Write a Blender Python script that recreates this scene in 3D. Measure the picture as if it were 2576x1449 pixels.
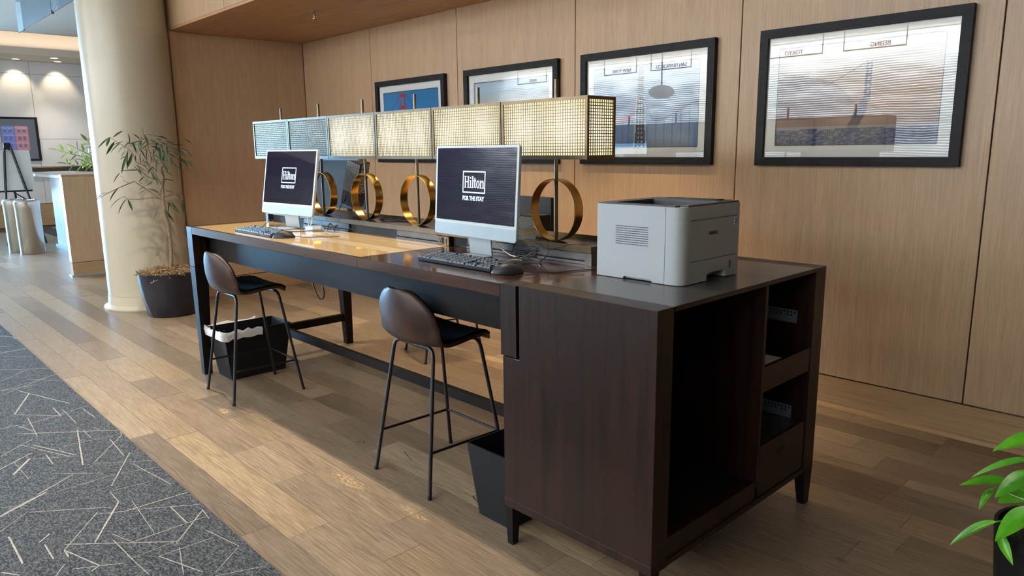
import bpy, bmesh, math, random
from mathutils import Vector, Matrix
for o in list(bpy.data.objects): bpy.data.objects.remove(o)
SC = bpy.context.scene
BR= [[[-4.719,0.492,0.322],[-4.713,0.511,0.469],[-4.711,0.517,0.604],[-4.712,0.514,0.737],[-4.716,0.504,0.853],[-4.718,0.495,0.952],[-4.717,0.5,1.066],[-4.712,0.515,1.147],[-4.716,0.503,1.228]],[[-4.723,0.481,0.956],[-4.736,0.398,1.035],[-4.747,0.32,1.099],[-4.741,0.295,1.119],[-4.738,0.263,1.101],[-4.74,0.213,1.131]],[[-4.779,0.306,1.118],[-4.785,0.191,1.071],[-4.779,0.114,1.037],[-4.779,0.017,0.983]],[[-4.723,0.479,0.963],[-4.734,0.425,0.982],[-4.767,0.303,0.971],[-4.78,0.243,0.978],[-4.781,0.221,1.0]],[[-4.717,0.5,1.07],[-4.718,0.462,1.152],[-4.717,0.431,1.21],[-4.715,0.404,1.234],[-4.719,0.357,1.25],[-4.721,0.319,1.27],[-4.716,0.301,1.328],[-4.713,0.274,1.375],[-4.725,0.206,1.422],[-4.731,0.151,1.467]],[[-4.733,0.449,1.126],[-4.722,0.379,1.164],[-4.706,0.321,1.236],[-4.665,0.343,1.339]],[[-4.717,0.5,1.07],[-4.705,0.522,1.124],[-4.707,0.497,1.183],[-4.703,0.496,1.231],[-4.694,0.507,1.282],[-4.675,0.548,1.387]],[[-4.718,0.496,1.209],[-4.737,0.54,1.249],[-4.748,0.607,1.388],[-4.762,0.665,1.378]],[[-4.716,0.501,0.983],[-4.713,0.586,1.007],[-4.724,0.623,1.015],[-4.727,0.688,0.961]],[[-4.738,0.433,1.258],[-4.756,0.442,1.338],[-4.786,0.415,1.48],[-4.806,0.419,1.548]],[[-4.715,0.504,0.952],[-4.664,0.572,0.981],[-4.621,0.617,0.953]]]
LV= [[-4.833,0.178,1.469,-4.846,0.08,1.383],[-4.72,0.148,1.467,-4.701,0.104,1.391],[-4.727,0.17,1.462,-4.736,0.253,1.529],[-4.914,0.233,1.437,-4.96,0.168,1.331],[-4.892,0.269,1.421,-4.897,0.176,1.356],[-4.732,0.254,1.36,-4.758,0.208,1.309],[-4.856,0.311,1.376,-4.892,0.291,1.207],[-4.905,0.314,1.318,-4.892,0.244,1.298],[-4.82,0.291,1.339,-4.854,0.228,1.178],[-4.779,0.314,1.339,-4.769,0.26,1.22],[-4.799,0.217,1.189,-4.788,0.143,1.116],[-4.944,0.249,1.162,-4.964,0.283,1.145],[-4.769,0.387,1.201,-4.808,0.216,1.21],[-4.94,0.233,1.064,-4.975,0.146,0.965],[-4.973,0.104,1.007,-4.996,0.123,0.947],[-4.855,0.079,1.021,-4.864,0.03,0.976],[-4.863,0.149,1.028,-4.881,0.075,1.031],[-4.694,0.219,0.983,-4.67,0.241,0.889],[-4.896,0.271,0.972,-4.881,0.197,0.899],[-4.661,0.2,0.986,-4.697,0.122,0.874],[-4.743,0.19,0.993,-4.777,0.093,0.934],[-4.791,0.239,0.999,-4.793,0.191,0.986],[-4.909,0.424,1.45,-4.899,0.374,1.505],[-4.729,0.37,1.452,-4.715,0.338,1.374],[-4.795,0.394,1.448,-4.78,0.384,1.39],[-4.719,0.343,1.411,-4.762,0.274,1.424],[-4.708,0.339,1.405,-4.737,0.265,1.403],[-4.883,0.405,1.439,-4.874,0.33,1.413],[-4.612,0.367,1.486,-4.582,0.389,1.404],[-4.817,0.466,1.443,-4.844,0.411,1.47],[-4.647,0.441,1.477,-4.652,0.384,1.489],[-4.63,0.431,1.481,-4.62,0.454,1.517],[-4.58,0.448,1.465,-4.601,0.433,1.489],[-4.839,0.533,1.481,-4.849,0.623,1.455],[-4.791,0.515,1.454,-4.814,0.563,1.449],[-4.589,0.395,1.445,-4.538,0.496,1.377],[-4.882,0.474,1.418,-4.876,0.564,1.407],[-4.71,0.428,1.395,-4.723,0.502,1.389],[-4.755,0.507,1.437,-4.748,0.61,1.405],[-4.624,0.573,1.403,-4.603,0.555,1.453],[-4.669,0.589,1.404,-4.609,0.682,1.405],[-4.638,0.622,1.377,-4.642,0.727,1.366],[-4.633,0.584,1.377,-4.569,0.654,1.337],[-4.544,0.562,1.366,-4.495,0.628,1.313],[-4.768,0.637,1.335,-4.732,0.714,1.268],[-4.622,0.574,1.309,-4.559,0.665,1.244],[-4.842,0.614,1.335,-4.84,0.601,1.237],[-4.605,0.543,1.314,-4.565,0.553,1.241],[-4.578,0.465,1.388,-4.554,0.455,1.264],[-4.783,0.48,1.379,-4.757,0.47,1.31],[-4.594,0.401,1.291,-4.576,0.454,1.284],[-4.657,0.424,1.274,-4.679,0.485,1.252],[-4.636,0.356,1.296,-4.647,0.33,1.256],[-4.846,0.384,1.391,-4.821,0.438,1.3],[-4.902,0.435,1.279,-4.885,0.482,1.229],[-4.695,0.3,1.251,-4.66,0.383,1.197],[-4.61,0.347,1.24,-4.592,0.384,1.172],[-4.659,0.416,1.233,-4.678,0.458,1.189],[-4.834,0.481,1.121,-4.839,0.466,1.165],[-4.601,0.37,1.156,-4.596,0.323,1.101],[-4.658,0.414,1.117,-4.654,0.349,1.078],[-4.673,0.355,1.077,-4.718,0.311,1.051],[-4.647,0.344,1.047,-4.632,0.273,1.03],[-4.886,0.423,1.155,-4.907,0.373,1.102],[-4.875,0.52,1.009,-4.893,0.441,1.059],[-4.834,0.556,1.195,-4.817,0.647,1.154],[-4.807,0.524,1.126,-4.795,0.625,1.112],[-4.712,0.51,1.037,-4.656,0.578,1.014],[-4.601,0.559,1.011,-4.615,0.611,0.954],[-4.797,0.669,0.943,-4.827,0.687,0.823],[-4.651,0.533,0.941,-4.646,0.589,0.834],[-4.806,0.537,0.934,-4.797,0.6,0.903],[-4.799,0.572,0.938,-4.809,0.55,0.844],[-4.774,0.484,0.906,-4.814,0.41,0.783],[-4.648,0.471,0.896,-4.673,0.505,0.79],[-4.856,0.543,0.876,-4.804,0.594,0.759],[-4.914,0.378,1.183,-4.932,0.445,1.181],[-4.755,0.558,1.325,-4.723,0.536,1.261],[-4.835,0.548,1.325,-4.808,0.537,1.25],[-4.889,0.454,1.407,-4.902,0.458,1.348],[-4.629,0.313,1.379,-4.606,0.297,1.338],[-4.797,0.392,1.375,-4.788,0.438,1.358]]
PL= [[1.279,0.821,0.537,1.159,0.754,0.497,0.07],[1.235,0.916,0.424,1.091,0.846,0.365,0.035],[1.195,0.86,0.359,1.082,0.795,0.35,0.05],[1.271,0.769,0.443,1.183,0.707,0.376,0.075],[1.153,0.885,0.317,1.127,0.831,0.264,0.03],[1.245,0.917,0.323,1.169,0.857,0.298,0.085],[1.205,0.71,0.295,1.1,0.646,0.222,0.035],[1.292,0.702,0.369,1.206,0.64,0.279,0.08],[1.213,0.691,0.278,1.261,0.647,0.214,0.03]]
RL= [[-4.15,-0.83,-4.01,-0.68,0.0069],[-3.79,-0.88,-3.6,-0.66,0.0049],[-3.5,-0.93,-3.67,-0.76,0.0048],[-3.29,-0.96,-3.42,-0.65,0.0046],[-3.19,-0.98,-3.43,-0.66,0.0045],[-3.44,-0.8,-3.25,-0.67,0.0046],[-3.23,-0.89,-2.76,-0.73,0.0085],[-3.12,-0.85,-2.77,-0.98,0.0098],[-2.77,-0.98,-2.57,-0.81,0.0066],[-2.75,-0.81,-2.57,-0.81,0.008],[-2.54,-1.0,-2.65,-0.66,0.0052],[-2.68,-0.78,-2.4,-0.78,0.0039],[-2.62,-0.7,-2.42,-0.69,0.0052],[-2.58,-1.07,-2.58,-1.0,0.0065],[-2.58,-1.0,-2.43,-0.96,0.0051],[-2.66,-0.94,-2.33,-0.96,0.0051],[-2.44,-1.02,-2.15,-0.66,0.0074],[-2.29,-0.8,-1.81,-0.89,0.0081],[-2.27,-0.78,-2.13,-0.78,0.0048],[-2.27,-0.73,-2.21,-0.72,0.0049],[-2.18,-1.13,-2.32,-0.98,0.0048],[-2.23,-1.0,-1.95,-0.88,0.007],[-2.27,-1.04,-1.96,-0.91,0.0047],[-1.91,-1.13,-2.06,-1.04,0.0124],[-2.06,-1.1,-1.82,-1.09,0.0034],[-1.8,-0.85,-2.11,-0.63,0.0046],[-2.05,-0.72,-1.79,-0.73,0.0057],[-2.11,-0.9,-2.07,-0.57,0.0035],[-2.06,-1.05,-1.93,-0.88,0.0034],[-2.05,-0.98,-1.92,-0.98,0.0057],[-1.81,-1.01,-1.65,-0.85,0.0043],[-1.74,-0.94,-1.62,-1.1,0.0074],[-1.5,-0.86,-1.81,-0.7,0.0064],[-1.8,-0.86,-1.63,-0.64,0.0032],[-1.61,-0.81,-1.55,-0.65,0.0031],[-1.6,-1.04,-1.61,-0.81,0.0042],[-1.45,-0.88,-1.43,-0.72,0.003],[-1.45,-0.88,-1.33,-0.88,0.0049],[-1.67,-0.73,-1.34,-0.68,0.0051],[-1.53,-1.23,-1.61,-1.11,0.0041],[-1.6,-1.22,-1.55,-1.14,0.0031],[-1.48,-1.15,-1.3,-0.91,0.0049],[-1.38,-1.26,-1.49,-1.15,0.0039],[-1.33,-0.88,-1.06,-1.03,0.0102],[-1.23,-0.89,-1.22,-0.65,0.0076],[-1.28,-0.97,-1.23,-0.89,0.0047],[-1.3,-0.84,-0.98,-0.86,0.0037],[-1.22,-0.86,-1.08,-0.66,0.0046],[-1.14,-0.75,-0.97,-0.75,0.0063],[-1.12,-1.11,-0.86,-0.82,0.0061],[-0.97,-0.95,-0.97,-0.69,0.0053],[-0.85,-0.83,-1.03,-0.67,0.0061],[-0.81,-0.9,-0.8,-0.72,0.0042],[-0.87,-0.72,-0.68,-0.68,0.005],[-1.04,-0.67,-0.94,-0.68,0.0045],[-1.03,-0.98,-0.85,-0.97,0.006],[-1.08,-0.97,-0.98,-0.94,0.0035],[-1.32,-1.24,-1.08,-1.24,0.0092],[-1.2,-1.17,-1.24,-1.13,0.0092],[-1.17,-1.16,-1.04,-1.16,0.0072],[-1.08,-1.12,-1.3,-0.96,0.0046],[-1.08,-1.12,-1.02,-1.12,0.0071],[-1.08,-1.12,-0.89,-1.06,0.0061],[-0.93,-1.13,-0.85,-1.0,0.0051],[-0.87,-1.09,-0.89,-1.06,0.0076],[-0.85,-0.97,-0.72,-0.96,0.0041],[-0.86,-0.97,-0.87,-0.8,0.0034],[-0.81,-0.9,-0.61,-0.83,0.0057],[-0.58,-0.8,-0.68,-0.68,0.004],[-0.82,-0.83,-0.64,-0.88,0.0041],[-1.07,-1.3,-1.01,-1.26,0.0079],[-0.92,-1.18,-0.98,-1.14,0.0051],[-0.56,-0.81,-0.5,-0.67,0.0039]]
SCUFF=[(-1.173,.117,.5,.06),(-1.165,.125,-.6,.045),(-.894,.18,-.3,.11),(-.581,.102,.2,.08),(-.374,.127,-.4,.06),(-.378,.151,.3,.05),(-1.893,.192,.1,.05)]
COL = SC.collection
random.seed(11)
def s2l(c):
    return tuple(((v/255)/12.92 if v/255 <= .04045 else ((v/255+.055)/1.055)**2.4) for v in c[:3])
# ---------------------------------------------------------------- camera
cam_d = bpy.data.cameras.new('camera'); cam = bpy.data.objects.new('camera', cam_d); COL.objects.link(cam)
cam_d.sensor_width = 36; cam_d.lens = 1820.306*36/2576; cam_d.clip_start = .05; cam_d.clip_end = 100
_r = Vector((.68962663, .72407878, -.01118162)); _u = Vector((-.12861032, .137657, .98209467)); _f = Vector((-.71265314, .67584057, -.18805594))
cam.matrix_world = Matrix(((_r.x, _u.x, -_f.x, 1.62857), (_r.y, _u.y, -_f.y, -1.56095), (_r.z, _u.z, -_f.z, 1.33683), (0, 0, 0, 1)))
SC.camera = cam
# ---------------------------------------------------------------- light
SC.view_settings.view_transform = 'Standard'; SC.view_settings.look = 'None'; SC.view_settings.gamma = 1
SC.view_settings.use_curve_mapping = False
SC.view_settings.exposure = 0.0
wd = bpy.data.worlds.new('world'); SC.world = wd; wd.use_nodes = True
wd.node_tree.nodes['Background'].inputs[0].default_value = (.75, .86, 1, 1); wd.node_tree.nodes['Background'].inputs[1].default_value = 1.0
def lamp(name, kind, loc, power, color, rot=(0, 0, 0), **k):
    d = bpy.data.lights.new(name, kind); d.energy = power; d.color = color
    for a, v in k.items(): setattr(d, a, v)
    o = bpy.data.objects.new(name, d); COL.objects.link(o); o.location = loc; o.rotation_euler = rot
    return o
WARM = (1, .80, .56); NEUT = (1, .93, .84); COOL = (.86, .94, 1)
# daylight behind the glazed entrance on the far left wall
lamp('daylight', 'AREA', (-15.1, -2.05, 1.5), 1750, (.35, .64, 1), (0, -math.pi/2+math.radians(16), 0), shape='RECTANGLE', size=2.5, size_y=2.5, spread=math.radians(125))
# cove strip washing the wavy wall opposite, and the cove over the far white wall
lamp('cove_strip', 'AREA', (-4.6, -6.60, 3.06), 1450, (.84, .93, 1), (math.radians(-22), 0, 0), shape='RECTANGLE', size=14, size_y=.12)
lamp('cove_strip', 'AREA', (-14.0, 1.6, 3.22), 15, (1, .96, .90), (math.pi, 0, 0), shape='RECTANGLE', size=.25, size_y=5)
# unseen fill panels added over the lobby to brighten wall, column and printer
FILL_PANELS = [(-7.0, -3.3), (-4.4, -3.3), (-1.9, -3.3), (-.35, -3.3), (2.2, -3.3)]
for (x, y), pw in zip(FILL_PANELS, (35, 60, 70, 60, 14)):
    lamp('fill_panel_light', 'AREA', (x, y, 3.085), pw, (1, .96, .90), (0, 0, 0), shape='RECTANGLE', size=1.2, size_y=1.2)
DOWN = [(-8.0, .15), (-3.5, .12), (-2.4, .14), (-.9, .14)]
for x, y in DOWN:
    lamp('downlight_bulb', 'SPOT', (x, y, 3.05), 215, (1, .89, .75), (0, 0, 0), spot_size=math.radians(92), spot_blend=.75, shadow_soft_size=.035)
SOFF = [(-2.0, 1.38), (-1.0, 1.38)]
for x, y in SOFF:
    lamp('downlight_bulb', 'SPOT', (x, y, 2.36), 105, (1, .74, .46), (0, 0, 0), spot_size=math.radians(80), spot_blend=.6, shadow_soft_size=.03)
for y in (.2, 1.36, 2.02):
    lamp('downlight_bulb', 'SPOT', (-14.45, y, 3.03), 24, (1, .84, .54), (0, math.radians(24), 0), spot_size=math.radians(75), spot_blend=.6, shadow_soft_size=.03)
lamp('downlight_bulb', 'SPOT', (-13.9, 1.85, 3.02), 100, (1, .92, .8), (0, 0, 0), spot_size=math.radians(100), spot_blend=.7, shadow_soft_size=.05)
# ---------------------------------------------------------------- materials
class N:
    def __init__(s, name):
        s.m = bpy.data.materials.new(name); s.m.use_nodes = True; s.t = s.m.node_tree; s.b = s.t.nodes['Principled BSDF']
    def n(s, typ, **k):
        q = s.t.nodes.new(typ)
        for a, v in k.items():
            if a.startswith('i_'):
                key = a[2:]; key = int(key) if key.isdigit() else key.replace('_', ' ')
                q.inputs[key].default_value = v
            else: setattr(q, a, v)
        return q
    def l(s, a, b): s.t.links.new(a, b)
    def ramp(s, fac, stops):
        r = s.n('ShaderNodeValToRGB'); e = r.color_ramp.elements
        while len(e) < len(stops): e.new(.5)
        for x, (p, c) in zip(e, stops): x.position = p; x.color = (*c, 1)
        s.l(fac, r.inputs[0]); return r.outputs[0]
    def bump(s, h, st, d=.01):
        q = s.n('ShaderNodeBump'); q.inputs['Strength'].default_value = st; q.inputs['Distance'].default_value = d
        s.l(h, q.inputs['Height']); s.l(q.outputs[0], s.b.inputs['Normal'])
    def pos(s, scale=(1, 1, 1), rnd=False, rot=(0, 0, 0)):
        g = s.n('ShaderNodeNewGeometry'); o = g.outputs['Position']
        if rnd:
            oi = s.n('ShaderNodeObjectInfo'); a = s.n('ShaderNodeVectorMath', operation='MULTIPLY_ADD')
            cx = s.n('ShaderNodeCombineXYZ')
            for i in range(3): s.l(oi.outputs['Random'], cx.inputs[i])
            s.l(cx.outputs[0], a.inputs[0]); a.inputs[1].default_value = (37, 19, 53); s.l(o, a.inputs[2]); o = a.outputs[0]
        mp = s.n('ShaderNodeMapping'); mp.inputs['Scale'].default_value = scale; mp.inputs['Rotation'].default_value = rot; s.l(o, mp.inputs[0]); return mp.outputs[0]
    def noise(s, vec, scale, detail=4, rough=.55, dist=0):
        q = s.n('ShaderNodeTexNoise'); q.inputs['Scale'].default_value = scale; q.inputs['Detail'].default_value = detail
        q.inputs['Roughness'].default_value = rough; q.inputs['Distortion'].default_value = dist; s.l(vec, q.inputs['Vector']); return q.outputs['Fac']
    def mix(s, f, a, b, mode='MIX'):
        q = s.n('ShaderNodeMix', data_type='RGBA', blend_type=mode)
        for sock, v in ((q.inputs[0], f), (q.inputs[6], a), (q.inputs[7], b)):
            if isinstance(v, (int, float)): sock.default_value = v
            elif isinstance(v, tuple): sock.default_value = (*v[:3], 1)
            else: s.l(v, sock)
        return q.outputs[2]
    def out(s, c): s.l(c, s.b.inputs['Base Color'])
def mat(name, col, rough=.5, metal=0., spec=.5, coat=0., noise=0., nscale=30):
    k = N(name); b = k.b; c = s2l(col)
    b.inputs['Base Color'].default_value = (*c, 1); b.inputs['Roughness'].default_value = rough; b.inputs['Metallic'].default_value = metal
    b.inputs['Specular IOR Level'].default_value = spec; b.inputs['Coat Weight'].default_value = coat
    if noise:
        f = k.noise(k.pos(), nscale, 5)
        k.out(k.ramp(f, [(.3, tuple(v*(1-noise) for v in c)), (.7, tuple(min(1, v*(1+noise)) for v in c))]))
    return k.m
def emis(name, col, st):
    k = N(name); c = s2l(col); k.b.inputs['Base Color'].default_value = (0, 0, 0, 1); k.b.inputs['Emission Color'].default_value = (*c, 1); k.b.inputs['Emission Strength'].default_value = st
    return k.m
def veneer(name, lo, hi, scale, rough=.45, coat=0., amt=1, bump=.03, spec=.5):
    k = N(name); f = k.noise(k.pos(scale, True), 1, 6, .65, .6)
    g = k.noise(k.pos(tuple(v*.09 for v in scale), True), 1, 2)
    a = k.ramp(f, [(.32, s2l(lo)), (.66, s2l(hi))])
    t = k.ramp(g, [(.3, (.93, .93, .93)), (.7, (1.04, 1.035, 1.03))])
    k.out(k.mix(1.0, a, t, 'MULTIPLY')); k.b.inputs['Roughness'].default_value = rough; k.b.inputs['Coat Weight'].default_value = coat
    k.b.inputs['Coat Roughness'].default_value = .08; k.b.inputs['Specular IOR Level'].default_value = spec
    k.bump(f, bump, .002); return k.m
MT = {}
MT['veneer'] = veneer('tan_quartered_veneer', (163, 132, 101), (186, 155, 122), (210, 210, 5.5), .42)
MT['veneer_h'] = veneer('tan_veneer_horizontal', (148, 118, 84), (172, 140, 104), (2.2, 2.2, 80), .7, spec=.25)
MT['soffit'] = veneer('soffit_veneer', (150, 108, 72), (182, 140, 98), (2.0, 80, 80), .5)
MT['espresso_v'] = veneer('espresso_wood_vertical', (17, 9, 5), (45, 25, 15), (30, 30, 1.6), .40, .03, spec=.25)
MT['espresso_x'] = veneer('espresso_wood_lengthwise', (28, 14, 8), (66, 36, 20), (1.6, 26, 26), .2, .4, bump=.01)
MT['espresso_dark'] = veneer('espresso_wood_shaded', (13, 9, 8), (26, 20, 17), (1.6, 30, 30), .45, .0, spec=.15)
MT['ebony'] = veneer('ebony_frame_wood', (20, 20, 22), (36, 35, 38), (14, 60, 60), .5, 0, spec=.15)
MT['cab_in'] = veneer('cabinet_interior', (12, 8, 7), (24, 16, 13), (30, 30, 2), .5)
MT['laminate'] = mat('charcoal_laminate', (56, 54, 54), .24, noise=.05, nscale=60)
def glass_top():
    k = N('cream_backpainted_glass'); f = k.noise(k.pos((.8, 10, 1)), 2, 3)
    k.out(k.ramp(f, [(.3, s2l((206, 170, 112))), (.7, s2l((220, 186, 128)))])); k.b.inputs['Roughness'].default_value = .28
    k.b.inputs['Coat Weight'].default_value = 1; k.b.inputs['Coat Roughness'].default_value = .015; return k.m
MT['cream_glass'] = glass_top()
MT['brass'] = mat('brushed_brass', (186, 150, 82), .22, 1.0)
MT['bronze'] = mat('antique_bronze', (98, 83, 64), .34, 1.0, noise=.15, nscale=25)
MT['steel'] = mat('brushed_steel', (178, 172, 164), .26, 1.0)
MT['gunmetal'] = mat('gunmetal', (92, 88, 86), .36, .9, noise=.1)
MT['dark_metal'] = mat('dark_hutch_top', (44, 38, 36), .14, .4)
MT['blackmetal'] = mat('black_powdercoat', (14, 14, 17), .42, .1)
MT['blackplastic'] = mat('black_plastic', (22, 22, 25), .48, spec=.35)
MT['keycap'] = mat('keycap_plastic', (44, 47, 52), .5)
MT['bin'] = mat('black_bin', (14, 14, 16), .6, spec=.3)
MT['alu'] = mat('silver_aluminium', (154, 160, 162), .35, .25)
MT['bezel'] = mat('white_bezel', (172, 178, 175), .3)
MT['chin'] = mat('silver_chin', (142, 151, 153), .32, .2)
MT['printer'] = mat('printer_grey', (150, 155, 156), .5)
MT['printer_d'] = mat('printer_dark', (44, 46, 50), .45)
MT['black'] = mat('dark_void', (6, 6, 6), .7)
MT['cream'] = mat('cream_column_paint', (180, 171, 150), .30, noise=.02, nscale=6)
MT['whitewall'] = mat('white_plaster_panel', (214, 210, 208), .6, noise=.04, nscale=3)
MT['ceil'] = mat('ceiling_paint', (204, 190, 172), .8)
MT['wave'] = mat('white_wave_panel', (236, 236, 236), .55)
MT['stone'] = mat('pale_stone', (196, 196, 200), .3, noise=.1, nscale=8)
MT['mat'] = mat('picture_mat', (232, 230, 226), .8)
MT['paper'] = mat('white_paper', (226, 226, 222), .8)
MT['moss'] = mat('dry_moss', (132, 108, 78), .95, noise=.45, nscale=90)
MT['soil'] = mat('grey_moss', (70, 66, 58), .95, noise=.5, nscale=90)
MT['pot'] = mat('navy_glazed_pot', (22, 23, 32), .3)
MT['bark'] = mat('bark', (120, 98, 80), .85, noise=.3, nscale=60)
MT['cable'] = mat('black_cable', (16, 16, 18), .45)
MT['cable_w'] = mat('white_cable', (226, 222, 210), .4)
MT['red'] = mat('red_lettering', (220, 36, 44), .5)
MT['shell'] = mat('brown_leather', (52, 35, 26), .46, spec=.3, noise=.4, nscale=14)
MT['pad'] = mat('black_velvet', (14, 11, 10), .8, spec=.1)
MT['blue_sticker'] = mat('blue_sticker', (30, 110, 190), .4)
MT['pale_blue'] = mat('pale_blue_print', (128, 184, 226), .5)
MT['white_ink'] = mat('white_ink', (240, 240, 240), .5)
MT['ink'] = mat('black_ink', (16, 16, 18), .5)
MT['stainless'] = mat('stainless_can', (196, 190, 182), .2, 1.0)
MT['galv'] = mat('galvanised_runner', (120, 128, 140), .4, .3)
MT['logo'] = emis('screen_logo', (225, 236, 246), 1.1)
MT['led'] = emis('white_led', (190, 225, 255), 6)
MT['diffon'] = emis('downlight_lens', (255, 244, 226), 7)
MT['bulb'] = emis('lit_bulb', (255, 246, 196), 82)
MT['sign_white'] = emis('sign_screen_white', (216, 230, 240), 4.5); MT['sign_blue'] = emis('sign_screen_blue', (110, 176, 226), 4.5); MT['sign_ink'] = emis('sign_screen_ink', (70, 100, 140), 1.5)
MT['opal'] = emis('opal_globe', (255, 240, 206), 1.3)
def liner_mat():
    k = N('plastic_liner'); k.b.inputs['Base Color'].default_value = (.72, .72, .70, 1); k.b.inputs['Roughness'].default_value = .35; k.bump(k.noise(k.pos(), 60, 3), .6, .004); return k.m
MT['liner'] = liner_mat()
def leafmat(name, a, b, rough=.4):
    k = N(name); f = k.noise(k.pos((1, 1, 1), True), 9, 3); k.out(k.ramp(f, [(.3, s2l(a)), (.7, s2l(b))])); k.b.inputs['Roughness'].default_value = rough
    return k.m
MT['leaf'] = leafmat('ficus_leaf', (24, 46, 26), (50, 82, 44), .5); MT['leaf2'] = leafmat('lily_leaf', (38, 112, 14), (90, 168, 28), .3); MT['leaf3'] = leafmat('zz_leaf', (60, 96, 44), (124, 148, 62))
def diffuser(name, tint):
    k = N(name); k.t.nodes.remove(k.b); o = k.t.nodes['Material Output']
    tr = k.n('ShaderNodeBsdfTranslucent'); tr.inputs[0].default_value = (*s2l(tint), 1); df = k.n('ShaderNodeBsdfDiffuse'); df.inputs[0].default_value = (*s2l(tint), 1)
    mx = k.n('ShaderNodeMixShader'); mx.inputs[0].default_value = .3; k.l(tr.outputs[0], mx.inputs[1]); k.l(df.outputs[0], mx.inputs[2]); k.l(mx.outputs[0], o.inputs[0]); return k.m
MT['diffuser'] = diffuser('opal_diffuser', (214, 211, 196))
def pane(name, ior, tint=(1, 1, 1), gl=(1, 1, 1)):
    k = N(name); k.t.nodes.remove(k.b); o = k.t.nodes['Material Output']
    tr = k.n('ShaderNodeBsdfTransparent'); tr.inputs[0].default_value = (*tint, 1); g = k.n('ShaderNodeBsdfGlossy'); g.inputs['Roughness'].default_value = .004; g.inputs[0].default_value = (*gl, 1)
    fr = k.n('ShaderNodeFresnel'); fr.inputs[0].default_value = ior; mx = k.n('ShaderNodeMixShader')
    k.l(fr.outputs[0], mx.inputs[0]); k.l(tr.outputs[0], mx.inputs[1]); k.l(g.outputs[0], mx.inputs[2]); k.l(mx.outputs[0], o.inputs[0]); return k.m
MT['pane'] = pane('picture_glass', 1.95); MT['glass'] = pane('clear_glass', 1.55, (.80, .87, .88))
MT['screen'] = N('display_glass').m
def screen_mat():
    k = N('display_surface'); a = k.n('ShaderNodeVertexColor', layer_name='Col'); k.b.inputs['Base Color'].default_value = (.004, .004, .006, 1)
    k.l(a.outputs[0], k.b.inputs['Emission Color']); k.b.inputs['Emission Strength'].default_value = 1; k.b.inputs['Roughness'].default_value = .02; k.b.inputs['IOR'].default_value = 1.32; return k.m
MT['screen'] = screen_mat()
def print_mat():
    k = N('printed_colour'); a = k.n('ShaderNodeVertexColor', layer_name='Col'); k.out(a.outputs[0]); k.b.inputs['Roughness'].default_value = .6; return k.m
MT['print'] = print_mat()
def floor_mat():
    k = N('oak_plank'); v = k.pos((1.1, 9, 1), True)
    f = k.noise(v, 3.2, 6, .62, 1.6)
    w = k.n('ShaderNodeTexWave', wave_type='BANDS', bands_direction='Y'); w.inputs['Scale'].default_value = 5.5; w.inputs['Distortion'].default_value = 14; w.inputs['Detail'].default_value = 4; w.inputs['Detail Scale'].default_value = .7
    k.l(k.pos((.6, 4.2, 1), True), w.inputs['Vector'])
    fine = k.noise(k.pos((9, 160, 1), True), 1, 3, .6)
    oi = k.n('ShaderNodeObjectInfo')
    tone = k.ramp(oi.outputs['Random'], [(0, s2l((110, 94, 78))), (.25, s2l((138, 120, 98))), (.45, s2l((122, 103, 84))), (.65, s2l((150, 131, 106))), (.85, s2l((116, 99, 81))), (1, s2l((158, 136, 105)))])
    a = k.mix(1.0, tone, k.ramp(f, [(.25, (.68, .66, .64)), (.55, (1, 1, 1)), (.8, (1.14, 1.12, 1.08))]), 'MULTIPLY')
    a = k.mix(.7, a, k.ramp(w.outputs['Fac'], [(0, (1.26, 1.25, 1.23)), (.2, (1.0, 1.0, 1.0)), (.75, (.97, .96, .96)), (1, (.86, .85, .83))]), 'MULTIPLY')
    a = k.mix(.6, a, k.ramp(fine, [(.34, (.62, .60, .58)), (.62, (1.16, 1.15, 1.13))]), 'MULTIPLY')
    # knots
    vo = k.n('ShaderNodeTexVoronoi'); vo.inputs['Scale'].default_value = 1.0; k.l(k.pos((1.7, 5.2, 1), True), vo.inputs['Vector'])
    kn = k.ramp(vo.outputs['Distance'], [(.012, (.25, .2, .17)), (.06, (1, 1, 1))]); a = k.mix(.85, a, kn, 'MULTIPLY')
    # yellowish flecks in set oval patches beside the stools
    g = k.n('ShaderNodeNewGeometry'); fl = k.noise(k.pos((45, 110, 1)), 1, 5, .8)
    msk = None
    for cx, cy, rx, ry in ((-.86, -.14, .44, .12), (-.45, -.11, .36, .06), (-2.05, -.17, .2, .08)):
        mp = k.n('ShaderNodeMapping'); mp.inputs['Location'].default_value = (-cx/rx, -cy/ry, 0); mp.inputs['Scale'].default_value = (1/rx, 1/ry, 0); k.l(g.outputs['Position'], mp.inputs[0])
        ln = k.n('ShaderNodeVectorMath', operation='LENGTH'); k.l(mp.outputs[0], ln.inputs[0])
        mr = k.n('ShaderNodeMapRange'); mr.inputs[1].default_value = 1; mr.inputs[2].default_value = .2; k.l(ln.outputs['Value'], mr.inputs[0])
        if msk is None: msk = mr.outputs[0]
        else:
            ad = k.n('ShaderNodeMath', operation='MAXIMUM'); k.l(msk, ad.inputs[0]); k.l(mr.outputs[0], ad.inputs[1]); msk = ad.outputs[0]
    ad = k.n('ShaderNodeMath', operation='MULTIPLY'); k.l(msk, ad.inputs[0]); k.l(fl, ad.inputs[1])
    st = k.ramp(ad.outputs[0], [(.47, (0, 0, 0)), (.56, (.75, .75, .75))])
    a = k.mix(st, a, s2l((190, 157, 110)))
    k.out(a); k.b.inputs['Specular IOR Level'].default_value = .5
    k.l(k.ramp(f, [(.2, (.30, .30, .30)), (.8, (.44, .44, .44))]), k.b.inputs['Roughness'])
    k.bump(fine, .12, .002); return k.m
MT['floor'] = floor_mat()
MT['subfloor'] = mat('dark_subfloor', (52, 40, 30), .8)
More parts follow.
